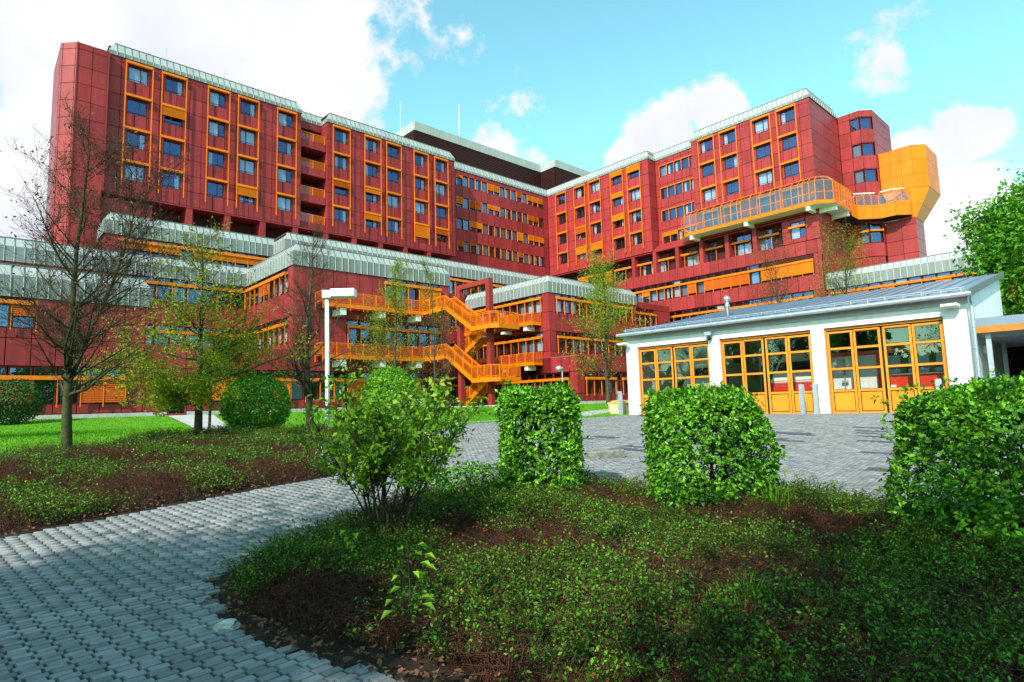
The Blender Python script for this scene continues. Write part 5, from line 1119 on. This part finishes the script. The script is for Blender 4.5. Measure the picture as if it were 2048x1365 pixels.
def ellipsoid_pts(n, rg, rx, ry, rz, shell=.25, box=0.0):
    d = nrm(rg.normal(size=(n, 3)))
    if box: d = np.sign(d) * np.abs(d) ** (1 - box); d = d / np.max(np.abs(d) ** (1), axis=1, keepdims=True) * (1 - .0) if box >= .99 else nrm(d) * (1 + box * (np.max(np.abs(d), 1, keepdims=True) - .6))
    rr = 1 - shell * rg.random((n, 1)) ** 1.5
    return d * rr * np.array([rx, ry, rz]), d
def lumpy(P, rg, amp, k=9):
    """push points in and out in clumps"""
    out = P.copy()
    f = rg.normal(size=(k, 3)) * 3.2; ph = rg.uniform(0, 6.28, k)
    s = sum(np.sin(P @ f[i] + ph[i]) for i in range(k)) / k
    return out * (1 + amp * s[:, None] * 1.8)
def bush(name, label, x, y, seed, rx, ry, h, n, lsize, leaf, box=0.0, stems=9, group=None, z0=.05, flowers=0, shell=.35, amp=.10, flare=0.0):
    T = place(name, label, 'bush' if 'hedge' not in name else 'hedge', x, y, group); rg = np.random.default_rng(seed); rr = random.Random(seed)
    S = []
    for i in range(stems):
        a = rr.uniform(0, 6.28); q = rr.uniform(.2, .9); p = Vector((math.cos(a) * rx * .25, math.sin(a) * ry * .25, -.03)); e = Vector((math.cos(a) * rx * q, math.sin(a) * ry * q, h * rr.uniform(.55, .95)))
        m = (p + e) / 2 + Vector((rr.uniform(-.08, .08), rr.uniform(-.08, .08), .05)); S += [(p[:], m[:], .018, .013), (m[:], e[:], .013, .006)]
        for _ in range(5):
            f = rr.uniform(.3, 1); b0 = p + (e - p) * f; b1 = b0 + Vector((rr.uniform(-.3, .3) * rx, rr.uniform(-.3, .3) * ry, rr.uniform(0, .25))); S.append((b0[:], b1[:], .007, .003))
    T.part('stems', np_mesh('stems', *tube_arrays(S, 5), M['stem']), None)
    if box > 0:    # clipped block: points near the faces of a rounded box
        P = rg.uniform(-1, 1, (n, 3)); ax = rg.choice(3, n, p=[.34, .30, .36]); sg_ = rg.choice([-1, 1], n); dep = rg.random(n) ** 1.6 * shell; P[np.arange(n), ax] = sg_ * (1 - dep); P[(ax == 2), 2] = np.abs(P[(ax == 2), 2])
        ln = (np.abs(P) ** 4).sum(1) ** (1 / 4); P = P / np.maximum(ln, 1)[:, None]; spr = rg.random(n) < .07; P[spr] *= (1 + .16 * rg.random(spr.sum()))[:, None]; d = nrm(np.sign(P) * np.abs(P) ** 3)
    else:
        d = nrm(rg.normal(size=(n, 3))); P = d * (1 - shell * rg.random((n, 1)) ** 1.5)
    P = lumpy(P, rg, amp); P[:, 2] = (P[:, 2] * .5 + .5)
    P = np.clip(P, [-2, -2, .0], [2, 2, 1.3]); wd = 1 + flare * (1 - P[:, 2:3]) ** 2
    Q3 = np.concatenate([P[:, :2] * np.array([rx, ry]) * wd, P[:, 2:] * (h - z0) + z0], 1)
    nn_ = nrm(d * .75 + rg.normal(size=(n, 3)) * .55 + np.array([0, 0, .35]))
    if box > 0:      # leaves stand in rosettes at the shoot tips
        k = 6; m = n // k; c_ = rg.choice(n, m, replace=False); Q3 = np.repeat(Q3[c_], k, 0) + rg.normal(size=(m * k, 3)) * .006; d = np.repeat(d[c_], k, 0); n = m * k; shoot = nrm(d + np.array([0, 0, .55]) + np.repeat(rg.normal(size=(m, 3)) * .35, k, 0))
        ax_ = nrm(shoot * .55 + nrm(rg.normal(size=(n, 3)))); nn_ = nrm(shoot + .25 * rg.normal(size=(n, 3)))
    else: ax_ = None
    fo = T.part('foliage', np_mesh('foliage', *leaf_arrays(Q3, lsize * (.4 + .8 * rg.random(n) ** 1.5), nn_, rg, .5, axis=ax_), M[leaf]), None)
    if flowers:
        idx = rg.choice(np.where((P[:, 2] > .25) & (d[:, 1] < .2))[0], flowers); C_ = Q3[idx] + d[idx] * .03; Pf = np.repeat(C_, 14, 0) + rg.normal(size=(flowers * 14, 3)) * .018
        T.part('flowers', np_mesh('flowers', *leaf_arrays(Pf, np.full(len(Pf), .045), nrm(rg.normal(size=(len(Pf), 3)) + np.array([0, -.6, .5])), rg, .45), M['flower']), None)
    return T
bush('hedge', 'clipped green hedge block standing left of the other two', .33, 8.15, 201, .53, .48, 1.46, 34000, .070, 'leafhedge', box=1, amp=.12, shell=.55)
bush('hedge', 'clipped green hedge block in the middle before the garage doors', 2.26, 7.15, 202, .62, .50, 1.40, 40000, .066, 'leafhedge', box=1, amp=.12, shell=.55, flare=.16)
bush('hedge', 'clipped green hedge block at the right edge of the picture', 4.42, 5.25, 203, .96, .66, 1.46, 60000, .060, 'leafhedge', box=1, amp=.13, shell=.5, flare=.05)
bush('low_evergreen', 'low dark evergreen spreading at the foot of the left hedge', -.55, 8.0, 207, .62, .4, .55, 2600, .06, 'leafhedge', amp=.2)
bush('round_bush', 'round clipped bush in bright leaf between lawn path and bare tree', -7.94, 18.5, 204, 1.02, 1.0, 1.86, 14000, .10, 'leafround', amp=.05, shell=.22)
bush('round_bush', 'round clipped bush peeking out behind the flowering shrub', -3.95, 19.2, 205, .9, .9, 2.0, 14000, .10, 'leafround', amp=.05, shell=.22)
bush('round_bush', 'dark round bush in tree shade at the left edge before the wall', -27.6, 32.8, 206, 1.7, 1.5, 2.5, 9000, .16, 'conifershade', amp=.12)  # tree shade on this bush is put into the dark leaf colour
# the flowering shrub with many stems
T = place('flowering_shrub', 'multi-stemmed leafy shrub with a few white flowers in the foreground', 'shrub', -1.32, 6.28)
rr = random.Random(77); rg = np.random.default_rng(77); S = []; tips = []
for i in range(16):
    a = rr.uniform(0, 6.28); lean = rr.uniform(.12, .66); p = Vector((math.cos(a) * .10, math.sin(a) * .08, -.05)); L = rr.uniform(1.2, 1.62) * (1 - .12 * lean)
    d = Vector((math.cos(a) * lean, math.sin(a) * lean * .8, 1)).normalized(); n = 7; rad0 = rr.uniform(.011, .021)
    for k in range(n):
        d = (d + Vector((rr.uniform(-.14, .14), rr.uniform(-.14, .14), .02))).normalized(); q = p + d * (L / n); ra = rad0 * (1 - k / n * .7); S.append((p[:], q[:], ra, rad0 * (1 - (k + 1) / n * .7)))
        if k >= 2:
            for _ in range(4):
                e = (d + Vector((rr.uniform(-1, 1), rr.uniform(-1, 1), rr.uniform(-.2, .5))) * .9).normalized(); b = q + e * rr.uniform(.12, .34); S.append((q[:], b[:], .006, .003))
                for _ in range(2):
                    c_ = b + (e + Vector((rr.uniform(-1, 1), rr.uniform(-1, 1), rr.uniform(-.4, .6)))).normalized() * rr.uniform(.05, .16); S.append((b[:], c_[:], .003, .002)); tips.append(c_[:]); tips.append(b[:])
        p = q
T.part('stems', np_mesh('stems', *tube_arrays(S, 6), M['stem'], True), None)
tips = np.array(tips); tips = tips[tips[:, 2] > .62]; n = 5000; idx = rg.integers(0, len(tips), n); P = tips[idx] + rg.normal(size=(n, 3)) * np.array([.05, .05, .045])
T.part('foliage', np_mesh('foliage', *leaf_arrays(P, .08 * rg.uniform(.5, 1.15, n), nrm(rg.normal(size=(n, 3)) * .75 + np.array([0, -.25, .7])), rg, .5, .2), M['leafshrub']), None)
fl_ = [(-.60, -.10, 1.02), (-.66, -.12, .93), (-.52, -.2, .86), (-.30, -.3, .98), (.33, -.25, 1.42), (.18, -.3, 1.26), (-.20, -.34, 1.36), (.38, -.2, 1.12), (-.05, -.4, 1.02), (.46, -.15, 1.02), (-.45, -.25, .74), (.10, -.3, .98)]
for f_ in fl_:
    C_ = np.tile(np.array([f_]), (14, 1)) + rg.normal(size=(14, 3)) * .024
    T.part('flower', np_mesh('flower', *leaf_arrays(C_, np.full(len(C_), .034), nrm(rg.normal(size=(len(C_), 3)) + np.array([0, -.8, .4])), rg, .3), M['flower']), None)

# ground cover in the two beds
def bumps(x, y, k=1.0):
    return .5 + .2 * np.sin(x * 2.1 * k + 1.3 * np.sin(y * 1.3 * k)) + .18 * np.sin(y * 2.7 * k + 1.7 * np.sin(x * 1.1 * k) + 2) + .16 * np.sin(x * 6.3 + 2 * np.sin(y * 5.1)) * np.sin(y * 7.7 + 1.5 * np.sin(x * 4.7))
def edge_dist(x, y, poly):
    d = np.full(x.shape, 9.0)
    for (x0, y0), (x1, y1) in zip(poly, poly[1:] + poly[:1]):
        L2 = (x1 - x0) ** 2 + (y1 - y0) ** 2; t = np.clip(((x - x0) * (x1 - x0) + (y - y0) * (y1 - y0)) / L2, 0, 1); d = np.minimum(d, np.hypot(x - x0 - t * (x1 - x0), y - y0 - t * (y1 - y0)))
    return d
def scatter(poly, n, rg, box=None):
    xs = [p[0] for p in poly]; ys = [p[1] for p in poly]; bx = box or (min(xs), max(xs), min(ys), max(ys))
    x = rg.uniform(bx[0], bx[1], n * 4); y = rg.uniform(bx[2], bx[3], n * 4); m = inpoly(x, y, poly) & (np.abs(x) < y * .95 + .6); return x[m][:n], y[m][:n]
def cover(poly, seed, nleaf, ntwig, hmin, hmax, lsize, label, margin, nlit, box=None, red=0, twl=.28, greenness=0.0):
    rg = np.random.default_rng(seed)
    def canopy(x, y): return np.clip((edge_dist(x, y, poly) - margin) / .35, 0, 1) * (hmin + (hmax - hmin) * bumps(x, y))
    # upright and arching sprigs; in patches they are in leaf, elsewhere bare and brown
    x, y = scatter(poly, ntwig, rg, box); c_ = canopy(x, y); k = c_ > .05; x, y, c_ = x[k], y[k], c_[k]; n = len(x); an = rg.uniform(0, 6.28, n)
    grn = (np.sin(x * 2.3 + 2 * np.sin(y * 1.9)) + np.sin(y * 3.1 + x * 1.7) + .9 * np.sin(x * 7.3 + 3 * np.sin(y * 3.7)) * np.sin(y * 8.1) + rg.normal(size=n) * .45 + greenness) > 0
    L = rg.uniform(.5, 1.25, n) * twl; z0 = np.interp(y, HY, HZ); lean = np.where(grn, rg.uniform(.2, .8, n), rg.uniform(.5, 1.5, n))
    base = np.stack([x, y, z0 + np.maximum(0, c_ - L * .9) * rg.uniform(.2, 1.0, n)], 1); dirh = np.stack([np.cos(an), np.sin(an), np.zeros(n)], 1); upv = np.array([0, 0, 1.])
    m1 = base + nrm(dirh * lean[:, None] * .6 + upv) * (L * .55)[:, None]; m2 = m1 + nrm(dirh * (lean * 1.5)[:, None] + upv * rg.uniform(-.3, .9, n)[:, None]) * (L * .5)[:, None]
    def tb(p0, p1, r0, r1):
        t = nrm(p1 - p0); a = nrm(np.cross(t, np.array([0, 0, 1.]) + 1e-3)); b = np.cross(t, a); an_ = np.arange(3) * 2.094
        ring = a[:, None] * np.cos(an_)[None, :, None] + b[:, None] * np.sin(an_)[None, :, None]; V = np.concatenate([p0[:, None] + ring * r0, p1[:, None] + ring * r1], 1); q = np.array([(i, (i + 1) % 3, 3 + (i + 1) % 3, 3 + i) for i in range(3)])
        return V.reshape(-1, 3), (q[None] + (np.arange(len(p0)) * 6)[:, None, None]).reshape(-1, 4)
    V2 = join(tb(base, m1, .0035, .0026), tb(m1, m2, .0026, .0014))
    tag(link('brown_twigs', np_mesh('brown_twigs', *V2, M['twigbrown'])), label.replace('ground cover', 'brown twigs among the ground cover'), 'twigs', kind='stuff')
    gi = np.where(grn)[0]; per = max(4, int(nleaf / max(1, len(gi)))); gi = np.repeat(gi, per); n = len(gi); f = rg.random(n)[:, None] ** .8
    P = np.where(f < .5, base[gi] + (m1[gi] - base[gi]) * (.3 + 1.4 * f), m1[gi] + (m2[gi] - m1[gi]) * (2 * f - 1)) + rg.normal(size=(n, 3)) * lsize * .45
    V1 = leaf_arrays(P, lsize * (.45 + .8 * rg.random(n) ** 1.5), nrm(rg.normal(size=(n, 3)) * .7 + np.array([0, -.2, .8])), rg, .55)
    tag(link('ground_cover', np_mesh('ground_cover', *V1, M['leafcover'])), label, 'ground cover', kind='stuff')
    # litter on the soil
    x, y = scatter(poly, nlit, rg, box); e = edge_dist(x, y, poly); k = (e < margin + .5) | (rg.random(len(x)) < .35); x, y = x[k], y[k]; n = len(x)
    V3 = leaf_arrays(np.stack([x, y, np.interp(y, HY, HZ) + .03 + .02 * rg.random(n)], 1), lsize * 1.5 * rg.uniform(.5, 1.4, n), nrm(rg.normal(size=(n, 3)) * .35 + np.array([0, 0, 1])), rg, .6)
    tag(link('leaf_litter', np_mesh('leaf_litter', *V3, M['litter'])), label.replace('ground cover', 'dry leaf litter under the ground cover'), 'leaf litter', kind='stuff')
    if red:
        x, y = scatter(poly, red, rg, box); c_ = canopy(x, y); k = (c_ > .1) & (np.sin(x * 5 + 3 * np.sin(y * 4)) > .55); x, y, c_ = x[k], y[k], c_[k]; n = len(x)
        V4 = leaf_arrays(np.stack([x, y, np.interp(y, HY, HZ) + c_ * rg.uniform(.5, 1, n)], 1), lsize * rg.uniform(.6, 1.3, n), nrm(rg.normal(size=(n, 3)) * .7 + np.array([0, 0, .7])), rg, .5)
        tag(link('rusty_leaves', np_mesh('rusty_leaves', *V4, M['leafred'])), 'rusty red leaves scattered in the foreground bed', 'leaves', kind='stuff')
cover(BED_R, 301, 230000, 30000, .10, .50, .029, 'dark green ground cover filling the foreground bed', .18, 16000, (-2.7, 6.2, 2.3, 9.2), 3500, .30, .10)
cover(BED_L, 302, 110000, 34000, .26, .58, .042, 'low green ground cover in the left bed along the path', .10, 12000, (-14, -1, 6, 18.4), 0, .38, -.55)
def tuft(name, label, x, y, n, L, mat, seed, w_=.006, spread=.5):
    rg = np.random.default_rng(seed); T = place(name, label, 'grass', x, y); an = rg.uniform(0, 6.28, n); ln = rg.uniform(.1, spread, n); l = L * rg.uniform(.5, 1.1, n); p0 = np.stack([rg.normal(0, .05, n), rg.normal(0, .05, n), np.full(n, .02)], 1); d = np.stack([np.cos(an) * ln, np.sin(an) * ln, np.ones(n)], 1)
    m = p0 + d * l[:, None] * .6; e = m + d * l[:, None] * .4 * np.array([2, 2, .5]); s = np.stack([-np.sin(an), np.cos(an), np.zeros(n)], 1) * w_
    V = np.stack([p0 - s, p0 + s, m + s * .8, m - s * .8, e + s * .15, e - s * .15], 1).reshape(-1, 3); Q = (np.array([(0, 1, 2, 3), (3, 2, 4, 5)])[None] + (np.arange(n) * 6)[:, None, None]).reshape(-1, 4)
    T.part('blades', np_mesh('blades', V, Q, M[mat]), None); T.part('root_clump', MB().lathe([(.07, -.02), (.06, .03), (.02, .05)], 0, 0, 8), M['soil'])
tuft('grass_tuft', 'green grass tuft in the lower right of the foreground bed', 1.42, 3.95, 160, .40, 'blade', 1); tuft('grass_tuft', 'long grass blades at the foot of the middle hedge', 2.75, 6.5, 90, .55, 'blade', 2); tuft('grass_tuft', 'dry straw tuft at the bottom of the foreground bed', 1.25, 3.55, 110, .35, 'litter', 3, .005, .9)
def sprout(label, x, y, h_, n, seed, ls):
    rr = random.Random(seed); T = place('sprout', label, 'seedling', x, y, 'lime green seedlings in the front bed'); T.part('stem', MB().tube([(0, 0, 0), (.02, -.01, h_ * .5), (0, .01, h_)], .006, 5, .003), M['stem'])
    for i in range(n):
        z = h_ * (.35 + .65 * i / n); a = rr.uniform(0, 6.28); r_ = rr.uniform(.04, .13); c_ = Vector((math.cos(a) * r_, math.sin(a) * r_, z)); l = ls * rr.uniform(.8, 1.2); dx, dy = math.cos(a) * l, math.sin(a) * l
        T.part('leaf', MB().quad(c_, c_ + Vector((dx * .5 - dy * .3, dy * .5 + dx * .3, .01)), c_ + Vector((dx, dy, -l * .35)), c_ + Vector((dx * .5 + dy * .3, dy * .5 - dx * .3, .01))), M['leaflime'])
sprout('lime green seedling with broad leaves near the bottom of the bed', -.72, 4.0, .62, 16, 5, .085); sprout('small lime green shoot left of the shrub stems', -1.42, 5.35, .42, 8, 6, .08)
# lawn blades and daisies
rg = np.random.default_rng(55); n = 70000
y = 13 + 24 * rg.random(n * 2) ** 1.2; x = (rg.random(n * 2) * 1.9 - .95) * y; m = inpoly(x, y, LAWN) & ~inpoly(x, y, PATH1) & (x < 12); x, y = x[m][:n], y[m][:n]; n = len(x)
an = rg.uniform(0, 6.28, n); z = np.interp(y, HY, HZ) + .012; w_ = .012; l = rg.uniform(.03, .085, n)
p = np.stack([x, y, z], 1); s = np.stack([np.cos(an), np.sin(an), np.zeros(n)], 1) * w_; t_ = p + np.stack([rg.normal(0, .02, n), rg.normal(0, .02, n), l], 1)
tag(link('lawn_grass', np_mesh('lawn_grass', np.stack([p - s, p + s, t_], 1).reshape(-1, 3), np.arange(n * 3).reshape(n, 3), M['blade'])), 'short bright green grass of the lawn', 'grass', kind='stuff')
n = 700; y = rg.uniform(14, 34, n); x = (rg.random(n) * 1.7 - .85) * y; m = inpoly(x, y, LAWN) & (x < 8); x, y = x[m], y[m]
P = np.stack([x, y, np.interp(y, HY, HZ) + .08], 1)
tag(link('daisies', np_mesh('daisies', *leaf_arrays(P, np.full(len(P), .035), np.tile(np.array([[0, 0, 1.]]), (len(P), 1)), rg, .9), M['flower'])), 'tiny white daisies dotted over the lawn', 'flowers', kind='stuff')
